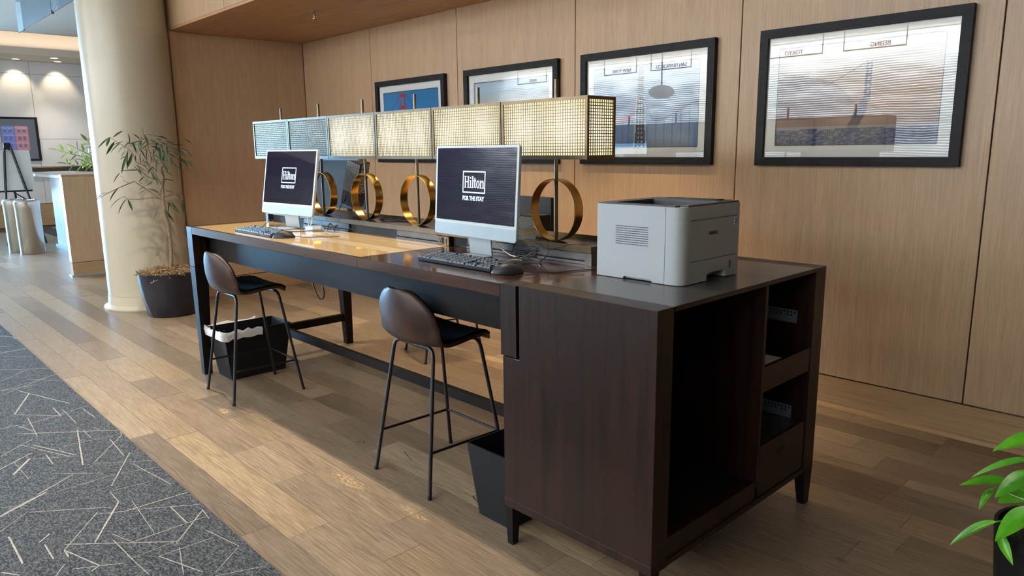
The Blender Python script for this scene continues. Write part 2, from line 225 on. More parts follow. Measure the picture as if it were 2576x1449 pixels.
def carpet():
    k = N('charcoal_carpet'); f = k.noise(k.pos((1, 1.8, 1)), 95, 4, .8); g = k.noise(k.pos((3, 14, 1)), 6, 3)
    a = k.ramp(f, [(.38, s2l((30, 32, 35))), (.5, s2l((66, 68, 70))), (.62, s2l((108, 108, 106)))])
    k.out(k.mix(.5, a, k.ramp(g, [(.3, (.8, .8, .82)), (.7, (1.1, 1.1, 1.08))]), 'MULTIPLY')); k.b.inputs['Roughness'].default_value = .95; k.b.inputs['Specular IOR Level'].default_value = .1
    k.bump(f, .6, .006); return k.m
MT['carpet'] = carpet()
def carpet_line():
    k = N('pale_carpet_line'); f = k.noise(k.pos(), 160, 3, .7); k.out(k.ramp(f, [(.36, s2l((84, 83, 80))), (.5, s2l((158, 152, 138)))])); k.b.inputs['Roughness'].default_value = .95; return k.m
MT['carpet_line'] = carpet_line()
# ---------------------------------------------------------------- mesh helpers
class MB:
    def __init__(s): s.v = []; s.f = []; s.b = None
    def add(s, v, f):
        o = len(s.v); s.v += [tuple(p) for p in v]; s.f += [tuple(i+o for i in q) for q in f]; return s
    def box(s, x0, x1, y0, y1, z0, z1):
        return s.add([(x0, y0, z0), (x1, y0, z0), (x1, y1, z0), (x0, y1, z0), (x0, y0, z1), (x1, y0, z1), (x1, y1, z1), (x0, y1, z1)],
                     [(0, 3, 2, 1), (4, 5, 6, 7), (0, 1, 5, 4), (1, 2, 6, 5), (2, 3, 7, 6), (3, 0, 4, 7)])
    def hexa(s, b, t):
        return s.add(list(b)+list(t), [(0, 3, 2, 1), (4, 5, 6, 7), (0, 1, 5, 4), (1, 2, 6, 5), (2, 3, 7, 6), (3, 0, 4, 7)])
    def prism(s, poly, a, b, ax='y'):
        n = len(poly); P = {'y': lambda p, t: (p[0], t, p[1]), 'x': lambda p, t: (t, p[0], p[1]), 'z': lambda p, t: (p[0], p[1], t)}[ax]
        return s.add([P(p, a) for p in poly]+[P(p, b) for p in poly], [tuple(range(n-1, -1, -1)), tuple(range(n, 2*n))]+[(i, (i+1) % n, n+(i+1) % n, n+i) for i in range(n)])
    def tube(s, pts, r, n=8, closed=False):
        pts = [Vector(p) for p in pts]; m = len(pts); rr = r if isinstance(r, (list, tuple)) else [r]*m
        vs = []; up = None
        for i, p in enumerate(pts):
            a = pts[(i-1) % m] if closed or i else p; b = pts[(i+1) % m] if closed or i < m-1 else p
            t = (b-a).normalized()
            if up is None: up = Vector((0, 0, 1)) if abs(t.z) < .9 else Vector((1, 0, 0))
            x = t.cross(up)
            if x.length < 1e-5: x = t.orthogonal()
            x.normalize(); up = x.cross(t).normalized()
            vs += [p+(x*math.cos(6.28318*j/n)+up*math.sin(6.28318*j/n))*rr[i] for j in range(n)]
        fs = []
        for i in range(m if closed else m-1):
            a = i*n; b = ((i+1) % m)*n
            fs += [(a+j, a+(j+1) % n, b+(j+1) % n, b+j) for j in range(n)]
        if not closed: fs += [tuple(range(n-1, -1, -1)), tuple(range((m-1)*n, m*n))]
        return s.add(vs, fs)
    def cyl(s, c, r, z0, z1, n=24): return s.tube([(c[0], c[1], z0), (c[0], c[1], z1)], r, n)
    def lathe(s, c, prof, n=48):
        vs = [(c[0]+r*math.cos(6.28318*j/n), c[1]+r*math.sin(6.28318*j/n), c[2]+z) for r, z in prof for j in range(n)]
        fs = [(i*n+j, i*n+(j+1) % n, (i+1)*n+(j+1) % n, (i+1)*n+j) for i in range(len(prof)-1) for j in range(n)]
        if prof[0][0] > 1e-6: fs.append(tuple(range(n-1, -1, -1)))
        if prof[-1][0] > 1e-6: fs.append(tuple(range((len(prof)-1)*n, len(prof)*n)))
        return s.add(vs, fs)
    def grid(s, fn, nu, nv):
        return s.add([fn(i/nu, j/nv) for j in range(nv+1) for i in range(nu+1)], [(j*(nu+1)+i, j*(nu+1)+i+1, (j+1)*(nu+1)+i+1, (j+1)*(nu+1)+i) for j in range(nv) for i in range(nu)])
    def bev(s, w, seg=2): s.b = (w, seg); return s
    def mesh(s, name, mt, smooth=35):
        me = bpy.data.meshes.new(name); me.from_pydata(s.v, [], s.f)
        bm = bmesh.new(); bm.from_mesh(me)
        bmesh.ops.recalc_face_normals(bm, faces=bm.faces)
        if s.b:
            ed = [e for e in bm.edges if len(e.link_faces) == 2 and e.calc_face_angle(0) > .6]
            bmesh.ops.bevel(bm, geom=ed, offset=s.b[0], segments=s.b[1], affect='EDGES', clamp_overlap=True)
        bm.to_mesh(me); bm.free(); me.materials.append(MT[mt])
        me.polygons.foreach_set('use_smooth', [True]*len(me.polygons)); me.set_sharp_from_angle(angle=math.radians(smooth)); return me
def rrect(x0, x1, z0, z1, r, n=5):
    p = []
    for cx, cz, a in ((x1-r, z0+r, -90), (x1-r, z1-r, 0), (x0+r, z1-r, 90), (x0+r, z0+r, 180)):
        p += [(cx+r*math.cos(math.radians(a+90*i/n)), cz+r*math.sin(math.radians(a+90*i/n))) for i in range(n+1)]
    return p
def link(name, me, parent=None):
    o = bpy.data.objects.new(name, me); COL.objects.link(o)
    if parent: o.parent = parent
    return o
def tag(o, label, cat, group=None, kind=None):
    if label: o['label'] = label
    if cat: o['category'] = cat
    if group: o['group'] = group
    if kind: o['kind'] = kind
    return o
def thing(name, label, cat, loc=(0, 0, 0), rz=0, group=None):
    o = bpy.data.objects.new(name, None); COL.objects.link(o); o.location = loc; o.rotation_euler = (0, 0, rz); o.empty_display_size = .1
    return tag(o, label, cat, group)
def part(name, mb, mt, parent, label=None, smooth=35, world=False, kind=None):
    if world:
        r = parent; L = Vector(r.location)
        if r.parent: L = L+Vector(r.parent.location)
        mb.v = [tuple(Vector(p)-L) for p in mb.v]
    o = link(name, mb.mesh(name, mt, smooth), parent)
    if label: o['label'] = label
    if kind: o['kind'] = kind
    return o
def struct(name, mb, mt, parent=None, smooth=35):
    o = link(name, mb.mesh(name, mt, smooth), parent)
    if not parent: o['kind'] = 'structure'
    return o
def strucroot(name, loc=(0, 0, 0)):
    o = bpy.data.objects.new(name, None); COL.objects.link(o); o.location = loc; o['kind'] = 'structure'; o.empty_display_size = .1; return o
def copytree(o, parent=None):
    c = o.copy(); COL.objects.link(c)
    if parent: c.parent = parent
    for ch in list(o.children): copytree(ch, c)
    return c
def text(name, s, size, loc, rot, mt, parent, extrude=.0006, sx=1, bold=0, align='CENTER'):
    cu = bpy.data.curves.new(name, 'FONT'); cu.body = s; cu.size = size; cu.extrude = extrude; cu.align_x = align; cu.align_y = 'CENTER'; cu.offset = bold; cu.resolution_u = 3
    t = bpy.data.objects.new(name, cu); COL.objects.link(t); bpy.context.view_layer.update()
    me = bpy.data.meshes.new_from_object(t.evaluated_get(bpy.context.evaluated_depsgraph_get())); bpy.data.objects.remove(t)
    me.materials.clear(); me.materials.append(MT[mt]); o = link(name, me, parent); o.location = loc; o.rotation_euler = rot; o.scale = (sx, 1, 1); return o
def printed(name, fn, w, h, nx, ny, mt, parent, loc=(0, 0, 0), rot=(0, 0, 0)):
    """flat print in its own XZ plane facing -Y, u to +X, colours by fn(u, v) in sRGB 0-255"""
    mb = MB().grid(lambda u, v: ((u-.5)*w, 0, (v-.5)*h), nx, ny)
    me = bpy.data.meshes.new(name); me.from_pydata(mb.v, [], mb.f)
    ca = me.color_attributes.new('Col', 'FLOAT_COLOR', 'POINT'); d = []
    for j in range(ny+1):
        for i in range(nx+1): d += [*s2l(tuple(max(0, min(255, c)) for c in fn(i/nx, j/ny))), 1]
    ca.data.foreach_set('color', d); me.materials.append(MT[mt]); o = link(name, me, parent); o.location = loc; o.rotation_euler = rot; return o
def lerp(a, b, t): t = max(0, min(1, t)); return tuple(x+(y-x)*t for x, y in zip(a, b))
def sm(a, b, x): t = max(0, min(1, (x-a)/(b-a))); return t*t*(3-2*t)
def hsh(x): x = math.sin(x*127.1)*43758.5453; return x-math.floor(x)
def vn(x, y):
    i, j = math.floor(x), math.floor(y); u, v = x-i, y-j; u = u*u*(3-2*u); v = v*v*(3-2*v); h = lambda a, b: hsh(a*1.7+b*57.3)
    return (h(i, j)*(1-u)+h(i+1, j)*u)*(1-v)+(h(i, j+1)*(1-u)+h(i+1, j+1)*u)*v
R90 = math.pi/2
# ---------------------------------------------------------------- room
XW = -5.198; YW = 2.098; ZS = 2.383; ZC = 3.1
YB = -7.0
# floor: sub slab and individual oak boards
fl = struct('floor', MB().box(-15.4, 7.1, YB-.1, 4.2, -.08, -.012), 'subfloor')
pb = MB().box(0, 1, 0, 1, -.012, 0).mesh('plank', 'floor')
cnt = 0; pitch = .1562; rest = MB()
def board(x0, x1, y0, y1):
    global cnt
    dz = random.uniform(-.0006, 0)
    vis = (x0 > -11 and y0 < 2.2 and x1 < 1.9) and not (x1 < -5.3 and y0 > 1.9)
    if vis and cnt < 296:
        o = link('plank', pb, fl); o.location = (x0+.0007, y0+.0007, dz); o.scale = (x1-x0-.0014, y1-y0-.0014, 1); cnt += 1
    else: rest.box(x0+.0007, x1-.0007, y0+.0007, y1-.0007, -.012, dz)
rows = []
for k in range(-1, 24):
    y0 = -.530+k*pitch; y1 = y0+pitch
    if k == -1: y0 = -.652
    if y0 > 3.2: break
    rows.append((y0, y1))
fixed = {-1: -2.0, 0: -2.487, 1: -1.058, 9: .1, 14: .451, 13: .6, 12: .744}
for k, (y0, y1) in enumerate(rows, -1):
    x = fixed.get(k, random.uniform(.1, 1.2)); xs = [x]
    ed = x
    while ed < 1.9: ed += random.choice((.45, .62, .8, 1.0, 1.25)); xs.append(min(ed, 3.2))
    ed = x
    while ed > -13: ed -= random.choice((.42, .62, .83, 1.05, 1.3, 1.5)); xs.append(max(ed, -15.2))
    xs.sort()
    for a, b in zip(xs, xs[1:]):
        if b-a > .02: board(a, b, y0, min(y1, 3.3))
rest.box(-15.3, -5.6, -7, -.653, -.012, 0).box(3.21, 6.99, -.652, 2.09, -.012, 0)
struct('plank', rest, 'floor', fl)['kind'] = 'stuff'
sc = MB()
for x, y, a, l in SCUFF:
    dx, dy = l*math.cos(a)/2, l*math.sin(a)/2; w = .0022
    sc.add([(x-dx-w*math.sin(a), y-dy+w*math.cos(a), .0003), (x-dx+w*math.sin(a), y-dy-w*math.cos(a), .0003), (x+dx+w*math.sin(a)*.4, y+dy-w*math.cos(a)*.4, .0003), (x+dx-w*math.sin(a)*.4, y+dy+w*math.cos(a)*.4, .0003)], [(0, 1, 2, 3)])
struct('scuff_mark', sc, 'ink', fl)['kind'] = 'stuff'
# wall behind the desk: separate veneer sheets with dark reveals
wb = struct('wall_back', MB().box(XW-.02, 7.1, YW+.02, YW+.12, 0, ZC), 'black')
ex = [XW, -3.996, -2.809, -1.613, -.439, .757, 1.95, 3.15, 4.34, 5.53, 6.99]
for a, b in zip(ex, ex[1:]):
    struct('panel', MB().box(a+.003, b-.003, YW, YW+.0195, .171, ZS).bev(.0012, 1), 'veneer', wb)
struct('baseboard_back', MB().box(XW+.002, 6.99, YW+.001, YW+.0195, .001, .164), 'veneer_h')
def quarter(n, f):
    mb = MB(); pr = [(0, 0)]+[(.018*math.cos(a*R90/5), .022*math.sin(a*R90/5)) for a in range(6)]
    mb.prism([(f(p[0]), p[1]+.0005) for p in pr], XW+.02 if n == 'x' else .86, 6.95 if n == 'x' else YW, n); return mb
struct('trim_1', quarter('x', lambda d: YW-d), 'veneer_h')
wl = struct('wall_alcove', MB().box(XW-.30, XW-.0205, .833, YW+.12, 0, ZC), 'veneer')
struct('panel', MB().box(XW-.02, XW, .836, YW-.003, .171, ZS-.001).bev(.0012, 1), 'veneer', wl)
struct('baseboard_alcove', MB().box(XW-.02, XW-.001, .836, YW-.001, .001, .164), 'veneer_h')
# soffit over the desk with its fascia
so = struct('ceiling_soffit', MB().box(XW-.3, 6.99, .86, YW+.1, ZS+.021, ZC), 'black')
for a, b in zip([XW-.28, -4.0, -2.82, -1.613, -.439, .757, 1.95, 3.15, 4.34, 5.53], [-4.0, -2.82, -1.613, -.439, .757, 1.95, 3.15, 4.34, 5.53, 6.98]):
    struct('soffit_board', MB().box(a+.0012, b-.0012, .835, YW-.001, ZS, ZS+.02), 'soffit', so)
    struct('fascia_board', MB().box(a+.002, b-.002, .833, .858, ZS+.0205, ZC-.002), 'veneer', so)
# main ceiling, stopping short of the far cove
struct('ceiling', MB().box(-11.3, 7.1, YB, .86, ZC, ZC+.1).box(-11.3, XW-.3, .86, 4.1, ZC, ZC+.1).box(-15.4, -11.3, YB, 4.1, 3.5, 3.6), 'ceil')
# far white wall in plaster sheets
XF = -14.7
wf = struct('wall_far', MB().box(XF-.5, XF-.021, -.55, 4.1, 0, 3.5), 'gunmetal')
for y0, y1 in ((-.5, .4), (.4, 1.592), (1.592, 2.80), (2.80, 4.0)):
    for z0, z1 in ((.42, 1.01), (1.11, 1.63), (1.63, 2.815), (2.815, 3.05)):
        struct('panel', MB().box(XF-.02, XF, y0+.003, y1-.003, z0+.003, z1-.003), 'whitewall', wf)
struct('trim_2', MB().box(XF-.02, XF+.07, -.5, 4.0, 1.018, 1.102).bev(.004, 1), 'bronze')
struct('baseboard_far', MB().box(XF-.02, XF+.03, -.5, 4.0, .001, .413), 'veneer_h')
struct('trim_3', MB().box(XF, XF+1.05, -.5, 4.0, 3.05, 3.09).box(XF+1.0, XF+1.05, -.5, 4.0, 3.0901, 3.17), 'ceil')
struct('trim_4', MB().box(XF+.45, XF+.5, -.5, 4.0, 3.0905, 3.49), 'ceil')
# far left: glazed entrance (window) in the left wall
struct('wall_left', MB().box(-14.9, -14.7, YB, -3.3, 0, 3.5).box(-14.9, -14.7, -.8, -.551, 0, 3.5).box(-14.9, -14.7, -3.3, -.8, 2.85, 3.5), 'whitewall')
w1 = strucroot('window_1', (-14.8, -2.05, 0))
fr = MB()
for y in (-1.22, 0, 1.22): fr.box(-.03, .03, y-.03, y+.03, 0, 2.85)
fr.box(-.03, .03, -1.24, 1.24, 2.15, 2.2).box(-.03, .03, -1.24, 1.24, 0, .06)
part('mullion', fr, 'gunmetal', w1)
for y in (-.61, .61): part('glass_pane', MB().box(-.004, .004, y-.575, y+.575, .07, 2.84), 'glass', w1)
struct('wall_right', MB().box(7.0, 7.1, YB, 2.2, 0, ZC), 'veneer')
struct('wall_north', MB().box(-15.4, XW-.3, 4.1, 4.2, 0, 3.5), 'whitewall')
# opposite wall: rippled white relief, really displaced
def wave(u, v):
    x = -14.6+u*18.1; z = v*3.08
    p = z*165+6.0*vn(x*.6, z*1.1)+4.5*vn(x*2.1+9, z*2.6)+2.6*vn(x*4.7+3, z*6)
    a = .002+.008*vn(x*2.3+40, z*9)
    return (x, YB+.06+a*(1+math.sin(p))+.012*vn(x*.8, z*3.5), z)
ws = struct('wall_front', MB().box(-14.7, 7.0, YB-.1, YB, 0, 3.5), 'whitewall')
struct('wave_relief', MB().grid(wave, 280, 540), 'wave', ws, 180)
# column and its base
cl = struct('trim_5', MB().lathe((-5.34, .512, 0), [(.342, .116), (.342, ZC)], 96), 'cream')
part('column_base', MB().lathe((-5.34, .512, 0), [(.385, .0005), (.385, .012), (.362, .028), (.350, .036), (.346, .112), (.338, .116)], 96), 'cream', cl)
cl.name = 'trim_5'
# sprinkler, downlights and added fill panels
t = thing('fire_sprinkler', 'small chrome fire sprinkler hanging from the wooden soffit', 'sprinkler', (-3.6, 1.36, ZS))
part('escutcheon', MB().lathe((0, 0, 0), [(.034, -.001), (.034, -.004), (.014, -.012)], 24), 'steel', t)
part('sprinkler_head', MB().cyl((0, 0), .007, -.05, -.012, 10).lathe((0, 0, 0), [(.002, -.058), (.019, -.056), (.019, -.052), (.003, -.05)], 16), 'steel', t)
def downl(x, y, z, lab, grp=None):
    t = thing('downlight', lab, 'ceiling light', (x, y, z), 0, grp)
    part('trim_ring', MB().lathe((0, 0, 0), [(.062, -.0005), (.078, -.0005), (.078, -.006), (.062, -.006), (.062, -.0005)], 28), 'ceil', t)
    part('lens', MB().lathe((0, 0, 0), [(.0001, -.002), (.06, -.002)], 24), 'diffon', t)
downl(-13.9, 1.85, 3.05, 'round white downlight in the ceiling strip before the far white wall')
for (x, y), w in zip(DOWN, ('left of the cream column', 'between the column and the desk', 'above the farther counter stool', 'above the nearer counter stool')): downl(x, y, ZC, 'recessed warm downlight in the lobby ceiling, ' + w, 'aisle downlights')
for (x, y), w in zip(SOFF, ('above the wall side stool', 'nearer one, behind the lit lamps')): downl(x, y, ZS, 'recessed warm downlight in the wooden soffit, ' + w, 'soffit downlights')
for y, w in ((.2, 'leftmost of three'), (1.36, 'middle of three'), (2.02, 'rightmost of three')): downl(-14.45, y, 3.05, 'recessed warm wall washer along the far white wall, ' + w, 'far wall washers')
for (x, y), w in zip(FILL_PANELS, ('first', 'second', 'third', 'fourth', 'fifth')):
    t = thing('fill_panel', 'added square fill light panel in the lobby ceiling, %s from the glazed entrance' % w, 'ceiling light', (x, y, ZC), 0, 'added lobby fill panels')
    part('frame', MB().box(-.65, .65, -.65, -.61, -.012, -.001).box(-.65, .65, .61, .65, -.012, -.001).box(-.65, -.61, -.61, .61, -.012, -.001).box(.61, .65, -.61, .61, -.012, -.001), 'ceil', t)
    part('diffuser', MB().box(-.61, .61, -.61, .61, -.006, -.001), 'paper', t)
# hanging clear glass screen at the upper left
t = thing('glass_screen', 'clear glass panes hanging from the ceiling beside the cream column', 'glass screen', (-8.8, .41, 2.75))
for a, b in ((-8.845, -7.195), (-7.185, -5.9)): part('pane', MB().box(a, b, .404, .416, 2.75, ZC), 'glass', t, world=True)
part('clip', MB().box(-7.21, -7.17, .398, .422, 2.742, 2.775), 'gunmetal', t, world=True)
# ---------------------------------------------------------------- carpet
t = thing('carpet', 'charcoal carpet with scattered pale lines beside the wood floor', 'carpet', (-2.2, -2.2, 0))
part('pile', MB().box(-5.6, 6.9, -6.9, -.6535, -.011, .006), 'carpet', t, world=True)
ln = MB(); rl = list(RL)
for _ in range(330):
    x, y = random.uniform(-5.5, 2.5), random.uniform(-4.5, -.75)
    if y > -.64-(x+5.2)*.175 and x < -.42: continue
    a = random.uniform(0, 3.14); l = random.uniform(.12, .5); rl.append((x, y, x+l*math.cos(a), y+l*math.sin(a), random.choice((.006, .008, .014))))
for i, (x0, y0, x1, y1, w) in enumerate(rl):
    w *= .8; a = Vector((x0, y0, 0)); d = Vector((x1, y1, 0))-a; L = d.length
    if L < .01: continue
    nn = Vector((-d.y, d.x, 0))/L; m = max(2, int(L/.03)); z = .0063+.00001*(i % 60)
    pv = []
    for j in range(m+1):
        p = a+d*j/m
        if p.y > -.658: p.y = -.658
        e = w*.5*random.uniform(.6, 1.15)*(.7 if j in (0, m) else 1); q = w*.5*random.uniform(.6, 1.15)
        pv += [(p.x+nn.x*e, min(p.y+nn.y*e, -.656), z), (p.x-nn.x*q, min(p.y-nn.y*q, -.656), z)]
    ln.add(pv, [(2*j, 2*j+1, 2*j+3, 2*j+2) for j in range(m)])
part('line_pattern', ln, 'carpet_line', t, world=True, kind='stuff')
# ---------------------------------------------------------------- desk
t = thing('standing_desk', 'long dark espresso shared desk with a cream glass inlay in its top', 'desk', (-1.42, .525, 0))
D0, D1, DB = -2.837, 0.0, 1.05
W = dict(world=True)
part('top', MB().box(-2.756, -.94, .0, .02, .866, .9095).box(-.94, -.0755, .0, DB, .866, .9095).box(-2.756, -.94, 1.03, DB, .866, .9095).box(-2.756, -.94, .0201, 1.0299, .866, .898).bev(.0015, 1), 'espresso_x', t, **W)
part('glass_inlay', MB().box(-2.7555, -.9405, .0205, 1.0295, .8982, .910), 'cream_glass', t, 'cream glass inlay', **W)
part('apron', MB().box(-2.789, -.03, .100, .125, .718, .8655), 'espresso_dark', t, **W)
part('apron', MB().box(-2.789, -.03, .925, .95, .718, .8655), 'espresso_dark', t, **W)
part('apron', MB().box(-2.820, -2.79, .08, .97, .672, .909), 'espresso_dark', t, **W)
part('top', MB().box(-2.837, -2.758, .0785, .9715, .892, .9095), 'espresso_x', t, **W)
for y0, y1 in ((0, .078), (.972, DB)):
    part('leg_block', MB().box(D0, -2.758, y0, y1, .672, .9095).bev(.001, 1), 'espresso_v', t, **W)
    a, b = (y0, y1); c = .5*(a+b)
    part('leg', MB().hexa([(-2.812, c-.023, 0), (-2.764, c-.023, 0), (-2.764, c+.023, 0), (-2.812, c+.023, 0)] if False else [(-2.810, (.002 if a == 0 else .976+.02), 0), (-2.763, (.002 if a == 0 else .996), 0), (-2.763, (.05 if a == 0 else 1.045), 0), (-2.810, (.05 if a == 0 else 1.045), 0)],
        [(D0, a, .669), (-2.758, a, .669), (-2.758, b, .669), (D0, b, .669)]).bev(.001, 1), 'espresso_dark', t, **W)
    part('leg_block', MB().box(-.0745, -.001, y0, y1, .672, .9095).bev(.001, 1), 'espresso_v', t, **W)
part('top', MB().box(-.0745, -.001, .0785, .9715, .866, .9095), 'espresso_x', t, **W)
part('stretcher', MB().box(-2.81, -2.775, .045, 1.0, .167, .216).bev(.001, 1), 'espresso_dark', t, **W)
part('stretcher', MB().box(-2.774, -.068, .5, .535, .172, .217).bev(.001, 1), 'espresso_dark', t, **W)
# hutch: metal raceway standing along the middle of the desk
t = thing('cable_raceway', 'bronze metal raceway with sockets along the middle of the desk', 'raceway', (-1.42, .61, .9102))
H0, H1, HY0, HY1 = -2.762, -.082, .464, .756
part('top_panel', MB().box(H0+.006, H1-.006, HY0+.008, HY1-.008, .956, .9665), 'dark_metal', t, **W)
xs = [H0, -1.866, -1.0, H1]
for a, b in zip(xs, xs[1:]):
    part('rail', MB().box(a+.001, b-.001, HY0, HY0+.0075, .9565, .981).bev(.0008, 1), 'bronze', t, **W)
    part('rail', MB().box(a+.001, b-.001, HY1-.0075, HY1, .9565, .981).bev(.0008, 1), 'bronze', t, **W)
    for x in (a+.12, (a+b)/2, b-.14): part('screw', MB().tube([(x, HY0-.0015, .968), (x, HY0+.001, .968)], .0035, 10), 'steel', t, **W)
for x in (H0, H1): part('end_rail', MB().box(min(x, x-.006 if x > -1 else x), x+(.006 if x < -1 else 0), HY0+.0078, HY1-.0078, .9565, .981), 'bronze', t, **W)
for x0, x1 in ((H0, H0+.032), (H1-.032, H1)): part('end_post', MB().box(x0, x1, HY0+.002, HY1-.002, .9103, .9555), 'gunmetal', t, **W)
part('channel', MB().box(H0+.033, H1-.033, .50, .72, .9103, .9555), 'gunmetal', t, **W)
for a, b in ((-2.30, -1.80), (-1.35, -1.012), (-.81, H1-.034)):
    part('lower_lip', MB().box(a, b, .478, .499, .9103, .921), 'gunmetal', t, **W); part('cover_strip', MB().box(a, b, .484, .499, .926, .952), 'gunmetal', t, **W)
for a, b in ((-2.72, -2.31), (-1.79, -1.36), (-.918, -.815)): part('opening', MB().box(a, b, .494, .4995, .913, .952), 'black', t, **W)
o = part('socket_plate', MB().box(-1.006, -.924, .470, .499, .9103, .953).bev(.001, 1), 'bronze', t, **W)
part('socket', MB().box(-.995, -.972, .4685, .4698, .918, .947).box(-.968, -.9625, .4685, .4698, .918, .948), 'black', o, **W)
part('socket_face', MB().box(-.9945, -.9725, .4675, .4684, .919, .946), 'gunmetal', o, **W)
part('slot', MB().box(-.9905, -.9885, .4665, .4674, .934, .943).box(-.9795, -.9775, .4665, .4674, .934, .943).cyl((-.984, .467), .003, .924, .930, 8).box(-.946, -.9425, .4685, .4698, .922, .941), 'black', o, **W)
for z in (.917, .946): part('screw', MB().tube([(-.944, .4675, z), (-.944, .470, z)], .0028, 10), 'steel', o, **W)
# cabinet under the printer
t = thing('cabinet', 'dark wood cabinet with open shelves standing at the end of the desk', 'cabinet', (.25, .5, 0))
C0, C1, CB = .012, .542, 1.033
part('side_panel', MB().prism([(-.065, .140), (C1, .140), (C1, .913), (C0, .913), (C0, .669), (-.065, .669)], 0, .076).bev(.0012, 1), 'espresso_v', t, **W)
part('bottom_moulding', MB().box(-.066, C1+.001, -.0015, .078, .139, .168).bev(.001, 1), 'espresso_v', t, **W)
part('side_panel', MB().prism([(-.065, .140), (C1, .140), (C1, .913), (C0, .913), (C0, .669), (-.065, .669)], .952, CB).bev(.0012, 1), 'espresso_v', t, **W)
part('top_panel', MB().box(C0+.001, .066, .0765, .9515, .899, .913).box(.066, C1, .0765, .0815, .901, .913), 'espresso_x', t, **W)
part('top_inlay', MB().box(.0665, C1-.001, .082, .9515, .902, .9135), 'laminate', t, **W)
part('front_edge', MB().box(C1-.0008, C1, .0765, .9515, .899, .9125), 'espresso_v', t, **W)
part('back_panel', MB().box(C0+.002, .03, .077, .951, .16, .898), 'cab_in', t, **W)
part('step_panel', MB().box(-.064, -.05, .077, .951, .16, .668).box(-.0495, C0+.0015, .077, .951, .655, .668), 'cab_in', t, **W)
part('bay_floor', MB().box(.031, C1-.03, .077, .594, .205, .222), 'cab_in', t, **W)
part('bottom_rail', MB().box(C1-.028, C1-.004, .077, .594, .160, .226).box(C1-.028, C1, .077, .951, .140, .1595), 'espresso_v', t, **W)
part('divider', MB().box(.031, C1-.002, .595, .611, .205, .898), 'espresso_v', t, **W)
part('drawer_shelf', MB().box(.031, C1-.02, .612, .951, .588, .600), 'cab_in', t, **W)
part('drawer_rail', MB().box(C1-.019, C1-.003, .612, .951, .536, .622).bev(.001, 1), 'espresso_v', t, **W)
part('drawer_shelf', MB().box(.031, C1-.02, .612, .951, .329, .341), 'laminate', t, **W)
d = part('drawer', MB().box(C1-.019, C1-.003, .614, .945, .163, .345).bev(.001, 1), 'espresso_v', t, **W)
part('finger_pull', MB().box(C1-.0028, C1-.002, .742, .80, .283, .298), 'black', d, **W)
for z0, z1 in ((.705, .752), (.330+.012, .380+.01)):
    s = part('drawer_runner', MB().box(.18, .484, .9465, .9515, z0, z1), 'galv', t, **W)
    h = MB()
    for i in range(8):
        for zz in (.74, .5): 
            if zz == .5 and i in (0, 3): continue
            x = .475-i*.013; z = z0+(z1-z0)*zz+.004
            h.tube([(x, .9455, z), (x, .947, z)], .0037, 8)
    part('hole', h, 'black', s, **W); part('rail', MB().box(.2, .43, .938, .9455, z0+.006, z0+.018), 'galv', s, **W)
for (x0, x1, y0, y1, tx0, tx1, ty0, ty1) in ((-.053, -.029, .001, .026, -.064, -.028, .0, .04), (.505, .541, .001, .03, .50, C1, .0, .04), (.535, .566-.026, .968, 1.0, .50, C1, .965, 1.03), (-.053, -.029, .99, 1.03, -.064, -.028, .98, CB)):
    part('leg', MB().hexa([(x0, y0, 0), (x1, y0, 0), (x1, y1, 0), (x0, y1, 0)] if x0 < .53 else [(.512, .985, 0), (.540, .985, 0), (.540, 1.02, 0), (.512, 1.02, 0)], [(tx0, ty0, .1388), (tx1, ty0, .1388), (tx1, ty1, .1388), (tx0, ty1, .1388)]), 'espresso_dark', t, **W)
tag(part('paper_sheet', MB().box(.30, .500, .65, .832, .6003, .6012), 'paper', None), 'white paper sheet lying on the upper cabinet shelf', 'paper')
# printer
PX0, PX1, PY0, PY1, PZ0, PZ1 = .0637, .398, .3226, .659, .9142, 1.157
t = thing('laser_printer', 'light grey laser printer standing on the dark cabinet', 'printer', (.23, .49, .914))
r = .034
pl = [(PX0, PY0), (PX1-r-.028, PY0), (PX1-r-.028, PY1), (PX0, PY1)]
body = [(PX0, .9155), (PX0+.17-.06, .9155), (PX0+.114, .9235), (PX0+.222, .9235), (PX0+.226, .9155), (PX1-r-.029, .9155), (PX1-r-.029, PZ1), (PX0, PZ1)]
part('side_cover', MB().prism(body, PY0, PY0+.012), 'printer', t, **W)
part('body', MB().box(PX0, PX1-.062, PY0+.0122, PY1, .9165, PZ1-.035), 'printer', t, **W)
part('feet', MB().box(PX0+.02, PX1-.04, PY0+.03, PY1-.02, .9141, .9163), 'black', t, **W)
fc = [(PX1-r-.0275, PY0)]+[(PX1-r+r*math.cos(math.radians(a)), PY0+r+r*math.sin(math.radians(a))) for a in range(-90, 1, 15)]+[(PX1, PY1), (PX1-r-.0275, PY1)]
def plan(z0, z1, ins=0): return MB().prism(fc, z0, z1, 'z')
part('front_cover', plan(1.1155, PZ1), 'printer', t, **W)
fl_ = [(PX1-.04, PY0+.036), (PX1-.002, PY0+.036), (PX1-.002, PY1), (PX1-.04, PY1)]
part('front_corner', MB().prism(fc[:-2]+[(PX1, PY0+.046), (PX1-r-.0275, PY0+.046)], .9155, 1.1152, 'z'), 'printer', t, **W)
part('drop_door', MB().box(PX1-.05, PX1-.0004, PY0+.0468, PY1-.012, .985, 1.1135).bev(.001, 1), 'printer', t, **W)
part('back_corner', MB().box(PX1-.05, PX1, PY1-.0112, PY1, .9155, 1.1152), 'printer', t, **W)
